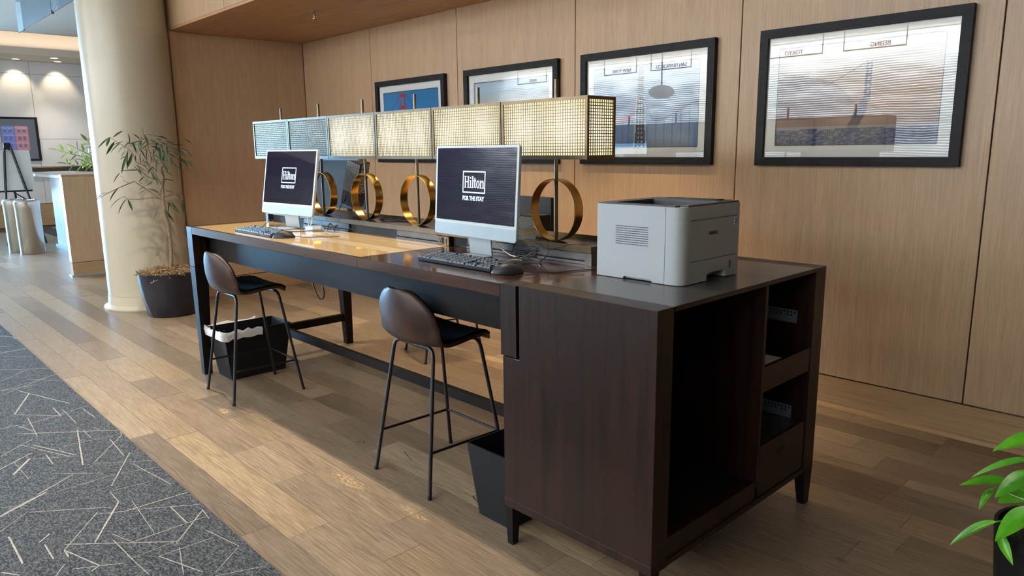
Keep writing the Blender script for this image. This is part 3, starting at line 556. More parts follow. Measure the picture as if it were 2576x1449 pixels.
tr = part('paper_tray', MB().prism([(PY0+.0468, .9155), (PY0+.145, .9155), (PY0+.147, .935), (PY0+.153, .940), (PY0+.252, .940), (PY0+.258, .9385), (PY0+.259, .9155), (PY1-.0118, .9155), (PY1-.0118, .9835), (PY0+.0468, .9835)], PX1-.05, PX1-.0004, 'x'), 'printer', t, **W)
part('tray_recess', MB().box(PX1-.056, PX1-.0505, PY0+.12, PY0+.28, .9165, .945), 'printer', tr, **W)
part('level_gauge', MB().box(PX1-.0003, PX1+.0006, PY1-.055, PY1-.047, .943, .966), 'printer_d', tr, **W)
part('top_rim', MB().box(PX0+.002, PX0+.05, PY0+.002, PY1-.002, PZ1+.0002, PZ1+.004).box(PX0+.0502, PX1-.03, PY0+.002, PY0+.03, PZ1+.0002, PZ1+.004).box(PX0+.0502, PX1-.03, PY1-.09, PY1-.002, PZ1+.0002, PZ1+.006).box(PX1-.0298, PX1-.004, PY0+.034, PY1-.002, PZ1+.0002, PZ1+.005), 'printer_d', t, **W)
part('output_tray', MB().add([(PX0+.051, PY0+.031, PZ1-.034), (PX1-.07, PY0+.031, PZ1-.034), (PX1-.03, PY0+.031, PZ1+.001), (PX1-.03, PY1-.091, PZ1+.001), (PX1-.07, PY1-.091, PZ1-.034), (PX0+.051, PY1-.091, PZ1-.034)], [(0, 1, 4, 5), (1, 2, 3, 4)]), 'printer_d', t, **W)
part('tray_wall', MB().box(PX0+.0505, PX1-.031, PY1-.0935, PY1-.0915, PZ1-.036, PZ1).box(PX0+.0505, PX1-.031, PY0+.0305, PY0+.0325, PZ1-.036, PZ1).box(PX0+.0485, PX0+.0505, PY0+.0305, PY1-.0915, PZ1-.036, PZ1), 'printer_d', t, **W)
part('control_panel', MB().box(PX0+.10, PX1-.05, PY1-.075, PY1-.02, PZ1+.0062, PZ1+.008), 'blackplastic', t, **W)
v = MB()
for i in range(9):
    z = 1.088-i*.0072
    for j in range(4): v.box(PX0+.079+j*.0325, PX0+.079+j*.0325+.0315, PY0-.0004, PY0+.001, z-.0011, z+.0011)
part('vent_slots', v, 'ink', t, **W)
part('power_button', MB().box(PX1, PX1+.0008, PY1-.034, PY1-.022, 1.126, 1.140), 'printer', t, **W)
st = part('energy_sticker', MB().box(PX1-.0004, PX1+.0004, PY1-.033, PY1-.015, 1.085, 1.107), 'white_ink', t, **W)
part('sticker_print', MB().box(PX1+.0004, PX1+.0007, PY1-.0315, PY1-.0165, 1.087, 1.0955).box(PX1+.0004, PX1+.0007, PY1-.0315, PY1-.0165, 1.0965, 1.1055), 'blue_sticker', st, **W)
text('wordmark', 'SAMSUNG', .0155, Vector((PX1+.0002, PY0+.176, 1.0675))-t.location, (R90, 0, R90), 'ink', t, .0003, .78, .0002)
# ---------------------------------------------------------------- lamps
def bars(mb, x0, x1, z0, z1, nx, nz, y, w, axis):
    for i in range(1, nx):
        x = x0+(x1-x0)*i/nx
        mb.box(x-w, x+w, y-.001, y+.001, z0, z1) if axis == 'y' else mb.box(y-.001, y+.001, x-w, x+w, z0, z1)
    for i in range(1, nz):
        z = z0+(z1-z0)*i/nz
        mb.box(x0, x1, y-.0013, y+.0013, z-w, z+w) if axis == 'y' else mb.box(y-.0013, y+.0013, x0, x1, z-w, z+w)
HX, HD, Z0, Z1 = .2335, .083, .330, .5625
def make_lamp(x, on, label):
    t = thing('desk_lamp', label, 'lamp', (x, .61, .9668), 0, 'row of grid shade lamps on the raceway')
    rg = MB(); n = 64
    vs = []
    for j in range(n):
        a = 6.28318*j/n
        for rr, y in ((.1255, -.0225), (.1255, .0225), (.1225, .0225), (.1225, -.0225)): vs.append((rr*math.cos(a), y, .1262+rr*math.sin(a)))
    rg.add(vs, [(4*j+k, 4*j+(k+1) % 4, 4*((j+1) % n)+(k+1) % 4, 4*((j+1) % n)+k) for j in range(n) for k in range(4)])
    part('ring', rg, 'brass', t, 'brass ring')
    part('rod', MB().cyl((0, 0), .0075, .004, .6405, 14), 'bronze', t)
    s = part('shade_frame', MB(), 'bronze', t) if False else None
    f = MB(); e = .0125
    for y0, y1 in ((-HD, -HD+e), (HD-e, HD)):
        f.box(-HX, HX, y0, y1, Z0, Z0+e+.003).box(-HX, HX, y0, y1, Z1-e, Z1)
        for x0, x1 in ((-HX, -HX+e), (HX-e, HX)): f.box(x0, x1, y0, y1, Z0+e+.003, Z1-e)
    for x0, x1 in ((-HX, -HX+e), (HX-e, HX)):
        f.box(x0, x1, -HD+e, HD-e, Z0, Z0+e+.003).box(x0, x1, -HD+e, HD-e, Z1-e, Z1)
    s = part('shade_frame', f, 'bronze', t)
    g = MB(); a, b = Z0+e+.003, Z1-e
    for y in (-HD+.004, HD-.004): bars(g, -HX+e, HX-e, a, b, 35, 18, y, .0017, 'y')
    for xx in (-HX+.004, HX-.004): bars(g, -HD+e, HD-e, a, b, 11, 18, xx, .0017, 'x')
    part('grille', g, 'bronze', s, kind='stuff')
    i = .007; q = MB()
    P = [(-HX+i, -HD+i), (HX-i, -HD+i), (HX-i, HD-i), (-HX+i, HD-i)]
    q.add([(x, y, z) for z in (Z0+.004, Z1-.004) for x, y in P], [(0, 1, 5, 4), (1, 2, 6, 5), (2, 3, 7, 6), (3, 0, 4, 7), (0, 1, 2, 3), (4, 5, 6, 7)])
    part('diffuser', q, 'diffuser', s)
    for bx in (-.115, .115):
        part('bulb', MB().lathe((bx, 0, Z0+.105), [(.001, -.03), (.016, -.024), (.024, -.008), (.022, .008), (.012, .03), (.012, .05)], 16), 'bulb' if on else 'paper', s)
    return t
ords = ['farthest unlit desk lamp with grid shade, at the left end of the row', 'second unlit desk lamp with grid shade, behind the left computer', 'third desk lamp from the left, lit grid shade over a bright brass ring', 'fourth desk lamp from the left, lit grid shade in front of the blue bridge picture', 'fifth desk lamp from the left, lit grid shade above the nearer computer', 'nearest lit desk lamp with grid shade and brass ring beside the printer']
for i in range(6): make_lamp(-2.752+i*.4718, i >= 2, ords[i])
# ---------------------------------------------------------------- computers
def computer(x, y, rz, tilt, scr, label):
    t = thing('desktop_computer', label, 'computer', (x, y, .9102), rz)
    t.location = (x, y, .9102)
    w, h, zb = .547, .366, .0785
    T = Matrix.Translation((0, 0, zb)) @ Matrix.Rotation(-tilt, 4, 'X')
    def tp(n, mb, m, par=t, lab=None):
        if par is t: mb.v = [tuple(T @ Vector(p)) for p in mb.v]
        return part(n, mb, m, par, lab)
    b = tp('housing', MB().prism(rrect(-w/2, w/2, 0, h, .012), 0, .0125).bev(.0012, 1), 'alu')
    tp('bezel', MB().prism(rrect(-w/2+.0012, w/2-.0012, h*.135, h-.0012, .011), -.0008, -.0001), 'bezel')
    tp('chin', MB().prism(rrect(-w/2+.0012, w/2-.0012, .0012, h*.134, .011), -.0008, -.0001), 'chin')
    dw, dh = w-.026, h*.805; zc = h*.17+dh/2
    s = printed('display', scr, dw, dh, 60, 40, 'screen', t); s.matrix_local = T @ Matrix.Translation((0, -.0015, zc))
    tp('camera', MB().tube([(0, -.0014, h*.987), (0, -.0007, h*.987)], .0022, 10), 'ink')
    # screen logo: framed word and line under it
    k = bpy.data.objects.new('screen_logo', None)
    lw, lh = .150, .088; z0 = .012
    m = MB().box(-lw/2, lw/2, -.0012, -.0004, z0+lh/2-.0055, z0+lh/2).box(-lw/2, lw/2, -.0012, -.0004, z0-lh/2, z0-lh/2+.0055).box(-lw/2, -lw/2+.0055, -.0012, -.0004, z0-lh/2, z0+lh/2).box(lw/2-.0055, lw/2, -.0012, -.0004, z0-lh/2, z0+lh/2)
    bpy.data.objects.remove(k)
    slab(m, z0)
    o = part('logo', m, 'logo', s)
    text('caption', 'FOR THE STAY', .0235, (-.002, -.0012, z0-lh/2-.0215), (R90, 0, 0), 'logo', s, .0002, .92, .0012)
    st = part('stand', MB().hexa([(-.073, .040, .006), (.073, .040, .006), (.073, .047, .006), (-.073, .047, .006)], [(-.080, .022, .20), (.080, .022, .20), (.080, .028, .20), (-.080, .028, .20)]).box(-.073, .073, -.085, .047, .0003, .0058).bev(.0012, 1), 'alu', t)
    return t
def slab(m, z0):
    """slab serif word 'Hilton' as flat strokes"""
    a, b = -.0012, -.0004; zb = z0-.0235; H = .047; xh = .031
    def st(x, w, za, zt): m.box(x, x+w, a, b, zb+za, zb+zt)
    s = .0068; f = .0030
    def stem(x, h, sl=.003, sr=.003, foot=True, head=True):
        st(x, s, 0, h)
        if foot: m.box(x-sl, x+s+sr, a-.0001, b, zb, zb+f)
        if head: m.box(x-sl, x+s+(sr if h == H and head == 2 else 0), a-.0001, b, zb+h-f, zb+h)
    x = -.0605
    stem(x, H, head=2); stem(x+.0195, H, head=2); m.box(x+s, x+.0195, a, b, zb+H*.47, zb+H*.47+.005)      # H
    x = -.0255; stem(x, xh); m.box(x-.0005, x+s+.0005, a, b, zb+xh+.006, zb+xh+.0125)                        # i
    x = -.0105; stem(x, H)                                                                                     # l
    x = .0035; st(x, s, .006, H*.86); m.box(x-.004, x+s+.005, a-.0001, b, zb+xh-.004, zb+xh)                   # t
    m.prism([(x, zb+.007), (x+.003, zb+.001), (x+.008, zb), (x+.0125, zb+.002), (x+.0125, zb+.006), (x+.009, zb+.0045), (x+s, zb+.008)], a, b)
    cx, n = .0275, 28                                                                                          # o
    for j in range(n):
        p = []
        for q in (j, j+1):
            t0 = 6.28318*q/n; p.append(((cx+.0108*math.cos(t0), zb+xh/2+(xh/2+.0005)*math.sin(t0)), (cx+.0042*math.cos(t0), zb+xh/2+(xh/2-.003)*math.sin(t0))))
        m.prism([p[0][0], p[1][0], p[1][1], p[0][1]], a, b)
    x = .0425; stem(x, xh, head=True); stem(x+.0155, xh-.006, head=False)                                      # n
    m.prism([(x+s-.001, zb+xh-.008), (x+s+.004, zb+xh-.0015), (x+.0145, zb+xh+.0005), (x+.0200, zb+xh-.002), (x+.0223, zb+xh-.008), (x+.0155, zb+xh-.010), (x+.0135, zb+xh-.0055), (x+s+.003, zb+xh-.007)], a, b)
def navy(u, v): return lerp((17, 13, 32), (24, 22, 50), v)
computer(-.593, .329, -.069, .066, navy, 'nearer silver all-in-one computer with framed white logo, beside the printer')
computer(-2.230, .339, .059, .17, navy, 'farther silver all-in-one computer on the cream glass at the desk left end')
# keyboards
def keyboard(x, y, rz, label):
    t = thing('keyboard', label, 'keyboard', (x, y, .9102), rz, 'wired keyboards on the desk')
    part('body', MB().hexa([(-.217, -.062, .0004), (.217, -.062, .0004), (.217, .062, .0004), (-.217, .062, .0004)], [(-.219, -.064, .012), (.219, -.064, .012), (.215, .060, .022), (-.215, .060, .022)]).bev(.002, 1), 'blackplastic', t)
    return t
def kz(y): return .012+(y+.064)/.124*.010
km = MB().hexa([(-.5, -.5, 0), (.5, -.5, 0), (.5, .5, 0), (-.5, .5, 0)], [(-.42, -.38, 1), (.42, -.38, 1), (.42, .44, 1), (-.42, .44, 1)]).mesh('key', 'keycap', 20)
rowsk = [(.045, [(i, 1) for i in list(range(0, 1))+[2, 3, 4, 5]]+[(6.5+i, 1) for i in range(4)]+[(11+i, 1) for i in range(4)]+[(15.3+i, 1) for i in range(3)]),
         (.0235, [(i, 1) for i in range(13)]+[(13, 2)]+[(15.3+i, 1) for i in range(3)]+[(18.6+i, 1) for i in range(4)]),
         (.0045, [(0, 1.5)]+[(1.5+i, 1) for i in range(12)]+[(13.5, 1.5)]+[(15.3+i, 1) for i in range(3)]+[(18.6+i, 1) for i in range(3)]),
         (-.0145, [(0, 1.75)]+[(1.75+i, 1) for i in range(11)]+[(12.75, 2.25)]+[(18.6+i, 1) for i in range(4)]),
         (-.0335, [(0, 2.25)]+[(2.25+i, 1) for i in range(10)]+[(12.25, 2.75)]+[(16.3, 1)]+[(18.6+i, 1) for i in range(3)]),
         (-.0525, [(0, 1.25), (1.25, 1.25), (2.5, 1.25), (3.75, 6.25), (10, 1.25), (11.25, 1.25), (12.5, 1.25), (13.75, 1.25)]+[(15.3+i, 1) for i in range(3)]+[(18.6, 2), (20.6, 1), (21.6, 1)])]
def keys(t):
    p = .0188
    for y, ks in rowsk:
        for u, w in ks:
            o = link('key', km, t); o.location = (-.2125+(u+w/2)*p, y, kz(y)); o.scale = (w*p-.0016, .0172, .0062)
k2 = keyboard(-.470, .183, -.008, 'nearer black wired keyboard on the reddish dark desk top'); keys(k2)
k1 = keyboard(-2.075, .128, -.006, 'farther black wired keyboard on the cream glass desk top'); keys(k1)
def mouse(x, y, rz, label):
    t = thing('mouse', label, 'mouse', (x, y, .9102), rz, 'wired mice on the desk')
    def fn(u, v):
        a = 6.28318*u; q = v*R90; k = math.cos(q)
        yy = math.sin(a)*.058*k; hh = .036*math.sin(q)
        return (math.cos(a)*.031*k*(1-.08*math.sin(a)), yy+.004*math.sin(q), .002+hh*(1-.25*(yy/.058+.2)**2))
    part('shell', MB().grid(fn, 28, 8), 'blackplastic', t)
    part('base', MB().lathe((0, 0, 0), [(.0298, .0003), (.0302, .0022)], 28), 'ink', t).scale = (1, 1.85, 1)
    part('scroll_wheel', MB().tube([(-.003, .034, .0245), (.003, .034, .0245)], .0065, 14), 'keycap', t)
    part('cord', MB().tube(CORD[label[:3]], .0017, 6), 'cable', t)
    return t
CORD = {'nea': [(0, .058, .008), (.003, .085, .004), (-.006, .12, .0019), (.004, .17, .0019), (-.03, .24, .0019), (-.06, .32, .0019), (-.07, .36, .0019)],
        'far': [(0, .057, .008), (.0, .09, .003), (.0, .13, .0019), (-.02, .18, .0019), (.0, .23, .0019), (-.03, .275, .0019)]}
mouse(-.198, .150, -.75, 'nearer black wired mouse beside the right end of the nearer keyboard')
mouse(-1.808, .112, -.75, 'farther black wired mouse on the cream glass beside the keyboard')
# loose cables
def cable(name, pts, label, mt='cable', r=.0022, cat='cable', smooth=3, grp=None):
    P = [Vector(p) for p in pts]; out = []
    for i in range(len(P)-1):
        p0, p1, p2, p3 = P[max(i-1, 0)], P[i], P[i+1], P[min(i+2, len(P)-1)]
        for s in range(smooth):
            u = s/smooth; out.append(.5*((2*p1)+(p2-p0)*u+(2*p0-5*p1+4*p2-p3)*u*u+(3*p1-p0-3*p2+p3)*u**3))
    out.append(P[-1]); mb = MB().tube(out, r, 6); o = link(name, mb.mesh(name, mt)); tag(o, label, cat, grp); return o
random.seed(5)
def tangle(cx, cy, z0, rx, ry, rz, n, label):
    pts = []
    for i in range(n):
        a = i*2.1+random.uniform(-.5, .5); k = random.uniform(.5, 1)
        pts.append((cx+rx*math.cos(a)*k, cy+ry*math.sin(a)*k, z0+rz*abs(math.sin(i*1.7))*random.uniform(.3, 1)+.003))
    cable('cable_coil', pts, label, r=.0019, smooth=4)
tangle(-.355, .40, .911, .085, .045, .075, 22, 'tangled black cable coil behind the nearer computer')
tangle(-1.87, .425, .911, .075, .032, .05, 20, 'tangled black cable coil on the cream glass behind the mouse')
cable('cable', [(-.40, .42, .93), (-.30, .40, .9125), (-.255, .41, .94), (-.27, .43, .985), (-.33, .455, .988), (-.40, .46, .984), (-.43, .462, .9845), (-.38, .45, .975), (-.30, .445, .957), (-.24, .45, .966), (-.19, .462, .984), (-.14, .50, .984), (-.02, .62, .984), (.03, .70, .93), (.05, .72, .9165)], 'thin black cable draped over the raceway edge beside the printer', r=.0017)
cable('cable', [(-.255, .41, .94), (-.245, .38, .93), (-.24, .35, .915), (-.215, .335, .9125)], 'short black cable end hanging near the nearer mouse', r=.0018)
cable('cable', [(-2.03, .365, .99), (-2.035, .37, .955), (-2.04, .378, .925), (-2.02, .385, .955), (-1.985, .37, .985), (-1.98, .365, 1.0)], 'white cable loop hanging behind the farther computer', 'cable_w', .0026)
cable('cable', [(-.56, .40, 1.0), (-.52, .41, .95), (-.47, .42, .92), (-.43, .43, .915), (-.40, .42, .9135)], 'white cable behind the nearer computer stand', 'cable_w', .0022)
cable('cable', [(-2.23, .20, .932), (-2.235, .23, .955), (-2.245, .26, .965), (-2.18, .25, .935), (-2.10, .24, .9145), (-1.98, .32, .913), (-1.92, .40, .913)], 'black keyboard cord arching behind the farther keyboard', r=.002)
cable('cable', [(-1.90, .30, .65), (-1.87, .30, .60), (-1.83, .30, .565), (-1.78, .30, .585), (-1.79, .30, .64), (-1.86, .30, .70), (-1.9, .3, .759)], 'black cable loop hanging under the desk top', r=.005)
t = thing('power_adapter', 'small white power adapter with glowing light on the cream glass', 'adapter', (-2.02, .40, .9102), .75)
part('body', MB().box(-.045, .045, -.016, .016, .001, .026).bev(.006, 2), 'bezel', t); part('indicator', MB().box(-.045, -.008, -.0168, -.0155, .006, .021), 'led', t)
# ---------------------------------------------------------------- counter stools
def shell_pt(u, v, off):
    """u -1..1 across, v 0..1 from the front edge over the seat and up the back; off = offset along the normal"""
    K = [(.150, .588, .162), (.105, .606, .186), (.030, .607, .198), (-.050, .599, .204), (-.118, .594, .205), (-.164, .612, .201), (-.186, .664, .193), (-.194, .722, .182), (-.197, .768, .170), (-.197, .813, .160)]
    q = v*(len(K)-1); i = min(int(q), len(K)-2); w = q-i
    p = [K[max(i-1, 0)], K[i], K[i+1], K[min(i+2, len(K)-1)]]
    c = lambda j: .5*(2*p[1][j]+(p[2][j]-p[0][j])*w+(2*p[0][j]-5*p[1][j]+4*p[2][j]-p[3][j])*w*w+(p[3][j]-p[0][j]+3*p[1][j]-3*p[2][j])*w**3)
    g = lambda j: .5*((p[2][j]-p[0][j])+2*(2*p[0][j]-5*p[1][j]+4*p[2][j]-p[3][j])*w+3*(p[3][j]-p[0][j]+3*p[1][j]-3*p[2][j])*w*w)
    y, z, hw = c(0), c(1), c(2); L = math.hypot(g(0), g(1)) or 1; ny, nz = g(1)/L, -g(0)/L   # normal towards the sitter
    r_ = max(0, (v-.70)/.30); hw *= max(.10, (1-min(1, r_)**2.5))**.5
    bend = sm(.40, .66, v); e = abs(u)**2.2
    return (u*hw, y+.052*e*bend*(hw/.19)+ny*off, z+.010*e*(1-bend)*sm(0, .15, v)+.018*e*sm(.36, .55, v)*(1-sm(.58, .85, v))+nz*off)
def stool(x, y, rz, label):
    t = thing('counter_stool', label, 'stool', (x, y, 0), rz, 'counter stools at the desk')
    def skin(a, b, v0=0, v1=1, us=1.0, nu=22, nv=60):
        mb = MB(); f = lambda o: (lambda i, j: shell_pt((i*2-1)*us, v0+(v1-v0)*(1-(1-j)**1.35), o))
        n = (nu+1)*(nv+1); mb.grid(f(a), nu, nv).grid(f(b), nu, nv)
        rim = [i for i in range(nu+1)]+[j*(nu+1)+nu for j in range(1, nv+1)]+[nv*(nu+1)+i for i in range(nu-1, -1, -1)]+[j*(nu+1) for j in range(nv-1, 0, -1)]
        m = len(rim); mb.f += [(rim[k], rim[(k+1) % m], n+rim[(k+1) % m], n+rim[k]) for k in range(m)]; return mb
    part('shell', skin(-.012, .001), 'shell', t, 'brown leather outer shell', 70)
    part('seat_pad', skin(.0015, .014, .005, .985, .965), 'pad', t, 'black velvety inner seat', 70)
    def leg(sx, sy):
        f = Vector((sx*.192, sy*.200, .004)); k = Vector((sx*.137, sy*.122, .535)); e = Vector((sx*.098, sy*.112, .575))
        if sy > 0: e.z = .577
        return [f, f.lerp(k, .5), k]+[((k*(1-w)+Vector((sx*.133, sy*.117, .575))*w)*(1-w)+(Vector((sx*.133, sy*.117, .575))*(1-w)+e*w)*w) for w in (.25, .5, .75, 1)]
    for sx in (-1, 1):
        for sy in (-1, 1):
            o = part('leg', MB().tube(leg(sx, sy), .0078, 12), 'blackmetal', t, smooth=60)
            part('foot_cap', MB().cyl((sx*.1925, sy*.2005), .0088, .0002, .012, 12), 'blackplastic', o)
    for sy in (-1, 1): part('seat_bar', MB().tube([(-.099, sy*.112, .575+.001*(sy > 0)), (0, sy*.110, .572), (.099, sy*.112, .575+.001*(sy > 0))], .0078, 12), 'blackmetal', t)
    q = lambda sx, sy: Vector((sx*.192, sy*.2, .004)).lerp(Vector((sx*.137, sy*.122, .535)), .325)
    for a, b in (((-1, -1), (-1, 1)), ((1, -1), (1, 1)), ((-1, 1), (1, 1))): part('foot_rail', MB().tube([q(*a), q(*b)], .0055, 10), 'blackmetal', t)
    return t
stool(-.684, .203, -.02, 'nearer counter stool with brown leather back, before the dark desk top')
stool(-2.278, .105, -.03, 'farther counter stool with brown leather back, straddling the lined wastebin')
stool(-2.101, 1.337, math.pi-.29, 'counter stool on the wall side of the desk, only its thin legs showing')
# ---------------------------------------------------------------- wastebins
def bin_(loc, rz, h, label, bx=.093, by=.17, fl=.035):
    t = thing('wastebin', label, 'wastebin', loc, rz, 'black wastebins under the desk')
    B = [(-bx, -by), (bx, -by), (bx, by), (-bx, by)]; T = [(-bx-fl, -by-fl*1.1), (bx+fl, -by-fl*1.1), (bx+fl, by+fl*1.1), (-bx-fl, by+fl*1.1)]
    sh = lambda P, d: [(p[0]-math.copysign(d, p[0]), p[1]-math.copysign(d, p[1])) for p in P]
    v = [(*p, .001) for p in B]+[(*p, h) for p in T]+[(*p, h) for p in sh(T, .006)]+[(*p, .008) for p in sh(B, .006)]
    f = [(0, 3, 2, 1), (12, 13, 14, 15)]
    for r_ in range(3): f += [(4*r_+i, 4*r_+(i+1) % 4, 4*r_+4+(i+1) % 4, 4*r_+4+i) for i in range(4)]
    part('body', MB().add(v, f), 'bin', t); return t, T
b1, T1 = bin_((-2.625, .243, 0), 0, .30, 'black tapered wastebin with a white liner under the desk left end')
lin = MB(); random.seed(3)
# liner: crumpled plastic band folded over the near end of the rim
w, l = .128+.004, .21+.002
path = [(w, .02)]+[(w, .02-(i+1)*.03) for i in range(7)]+[(w-.005, -l)]+[(w-(i+1)*.032, -l-.004) for i in range(7)]+[(-w, -l)]+[(-w, -l+(i+1)*.035) for i in range(9)]
vs = []
for i, (x, y) in enumerate(path):
    for d, z in ((-.012, .262), (-.004, .295), (.004, .309), (.009, .292), (.005, .255)):
        s_ = math.copysign(1, x) if abs(abs(x)-w) < .006 else 0; q = 1 if y < -l+.002 else 0
        vs.append((x+s_*d+random.uniform(-.004, .004), y-q*d+random.uniform(-.004, .004), z+random.uniform(-.008, .008)))
lin.add(vs, [(5*i+j, 5*i+j+1, 5*i+6+j, 5*i+5+j) for i in range(len(path)-1) for j in range(4)])
part('liner', lin, 'liner', b1, 'white plastic liner over the rim', 180)
bin_((-.192, .235, 0), 0, .285, 'black tapered wastebin standing beside the cabinet front leg', .084, .17, .028)
# ---------------------------------------------------------------- framed pictures
def tone(n, u, v): return vn(u*n, v*n*1.3)
def art_tower(u, v):
    c = lerp((46, 160, 206), (18, 118, 168), v*.8+.2*u); du = abs(u-.36)
    if du < .052 and v > .12 and v < .985:
        if du > .028 or (v*5.2 % 1) > .72 or v < .2: c = (176, 44, 62)
    elif v < .985:
        for k in (-1, 1):
            d = (u-.36)*k-.05
            if d > 0 and abs(v-(.97-d*1.75)) < .012: c = (60, 84, 122)
            if d > 0 and abs(v-(.80-d*2.3)) < .010: c = (52, 84, 122)
    if v < .14: c = (180, 190, 200)
    return c
def art_fog(u, v):
    c = lerp((96, 124, 160), (156, 170, 182), v); f = tone(5, u, v); c = lerp(c, (206, 212, 216), .5*sm(.45, .8, f)*v); c = lerp(c, (70, 78, 96), .5*sm(.5, .9, tone(3, u+.5, v))*(1-v))
    h = .035+.035*(1-v)
    if abs(u-.47) < h*.9 and v < .62: c = (58, 62, 70) if abs(u-.47) < h*.72 else (190, 190, 180)
    if abs(u-.47) < h*.9 and v < .62 and abs(abs(u-.47)-h*.25) < .006 and (v*18 % 1) < .4: c = (216, 216, 206)
    if abs(u-.47) < .026 and .6 < v < .98: c = (96, 84, 82) if (v*14 % 1) > .4 else (122, 116, 112)
    yl = .36+.28*sm(.36, .47, u)+.16*sm(.18, 0, u); yr = .34+.30*sm(.60, .47, u)+.18*sm(.65, 1, u)
    if u < .45 and abs(v-yl) < .013: c = (206, 92, 62)
    if u > .49 and abs(v-yr) < .014: c = (104, 100, 98)
    if u < .42 and v < yl-.01 and (u*17 % 1) < .07: c = lerp(c, (110, 62, 58), .7)
    if u > .53 and v < yr-.01 and (u*13 % 1) < .09: c = lerp(c, (78, 76, 80), .7)
    return c
def art_sand(u, v):
    c = lerp((160, 116, 76), (214, 200, 178), sm(.2, .95, v))
    if v < .64+.08*math.sin(u*6+1.1)-.2*sm(.35, .6, u): c = lerp((132, 106, 102), (168, 138, 116), sm(.1, .5, u)*tone(6, u, v)+.2)
    c = lerp(c, (186, 148, 96), .55*sm(.5, .8, tone(4, u, v))*sm(.45, .8, u)*(1-sm(.5, .8, v)))
    if abs(u-.585) < .020 and .42 < v < .80 and (abs(u-.585) > .007 or (v*16 % 1) > .45): c = (74, 56, 58)
    if u < .585 and abs(u-.585+.30*(.44-v)) < .035 and .12 < v < .46: c = (96, 78, 82)
    if .2 < u < .57 and abs(v-(.80-(.57-u)*.85)) < .006: c = (120, 100, 90)
    if v < .15+.025*tone(9, u, 3): c = lerp((48, 58, 92), (100, 110, 136), sm(.35, .8, vn(u*60, v*120)))
    elif v < .19: c = lerp(c, (176, 186, 206), .5)
    return c
def art_dunes(u, v):
    c = lerp((196, 150, 96), (168, 186, 198), sm(.35, .9, v)); return lerp(c, (128, 98, 78), .6*sm(.45, .75, tone(4, u, v))*(1-sm(.5, .7, v)))
def picture(x0, fn, label):
    wd_, z0, z1 = .962, 1.239, 1.921; cx = x0+wd_/2; cz = (z0+z1)/2; h = z1-z0
    t = thing('framed_picture', label, 'picture', (cx, YW-.0005, cz), 0, 'framed bridge pictures on the veneer wall')
    f = .043; d = .034; W2, H2 = wd_/2, h/2
    for q in ((-W2, W2, H2-f, H2), (-W2, W2, -H2, -H2+f)): part('frame_rail', MB().prism([(q[0], q[2] if q[2] < 0 else q[3]), (q[1], q[2] if q[2] < 0 else q[3]), (q[1]-f, q[3] if q[2] < 0 else q[2]), (q[0]+f, q[3] if q[2] < 0 else q[2])], -d, 0), 'ebony', t)
    for s in (-1, 1): part('frame_rail', MB().prism([(s*W2, -H2), (s*W2, H2), (s*(W2-f), H2-f), (s*(W2-f), -H2+f)], -d, 0), 'ebony', t)
    a, b = W2-f-.0004, H2-f-.0004; m = .058; n = .060
    part('mat_board', MB().box(-a, a, -.013, -.008, b-n+.004, b).box(-a, a, -.013, -.008, -b, -b+n).box(-a, -a+m, -.013, -.008, -b+n, b-n+.004).box(a-m, a, -.013, -.008, -b+n, b-n+.004), 'mat', t)
    o = printed('print', fn, 2*(a-m)+.001, 2*b-2*n+.004, 132, 92, 'print', t, (0, -.009, 0))
    e = .0035; part('mat_bevel', MB().box(-a+m-.001, a-m+.001, -.0135, -.0131, b-n+.003, b-n+.003+e).box(-a+m-.001, a-m+.001, -.0135, -.0131, -b+n-e, -b+n).box(-a+m-e, -a+m, -.0135, -.0131, -b+n, b-n+.003).box(a-m, a-m+e, -.0135, -.0131, -b+n, b-n+.003), 'ink', t)
    part('glass_pane', MB().add([(-a, -.0175, -b), (a, -.0175, -b), (a, -.0175, b), (-a, -.0175, b)], [(0, 1, 2, 3)]), 'pane', t)
for x0, fn, lab in ((-3.899, art_tower, 'black framed picture of a red bridge tower on blue sky, leftmost of the row'), (-2.702, art_dunes, 'black framed picture mostly hidden behind the lit lamps, second from left'), (-1.538, art_fog, 'black framed picture of a bridge road in fog, right of the lamps'), (-.312, art_sand, 'black framed picture of a bridge tower over brown hills, above the printer')):
    picture(x0, fn, lab)
# ---------------------------------------------------------------- things on the far side of the desk
t = thing('monitor', 'black monitor seen from behind between the left lamps', 'monitor', (-2.60, .93, .9102), math.pi+.04)
part('panel', MB().prism(rrect(-.28, .28, .062, .40, .01), .0, .022).bev(.003, 2), 'blackplastic', t)
part('back_bulge', MB().hexa([(-.18, -.022, .10), (.18, -.022, .10), (.18, -.0003, .10), (-.18, -.0003, .10)], [(-.16, -.022, .33), (.16, -.022, .33), (.16, -.0003, .33), (-.16, -.0003, .33)]).bev(.004, 2), 'blackplastic', t)
part('stand_neck', MB().tube([(0, -.045, .015), (0, -.045, .24)], .02, 14).tube([(0, -.052, .23), (0, -.022, .23)], .05, 24), 'gunmetal', t)
part('stand_base', MB().lathe((0, -.02, .0003), [(.105, 0), (.105, .006), (.03, .014), (.001, .014)], 36), 'gunmetal', t)
t = thing('mini_computer', 'black mesh fronted mini computer tilted against the monitor back', 'computer tower', (-2.305, .835, 1.145))
Mx = Matrix.Rotation(.36, 4, 'Y') @ Matrix.Rotation(.30, 4, 'Z')
def tl(mb): mb.v = [tuple(Mx @ Vector(p)) for p in mb.v]; return mb
part('case', tl(MB().box(-.055, .055, -.03, .06, -.145, .145).bev(.003, 2)), 'blackplastic', t)
g = MB()
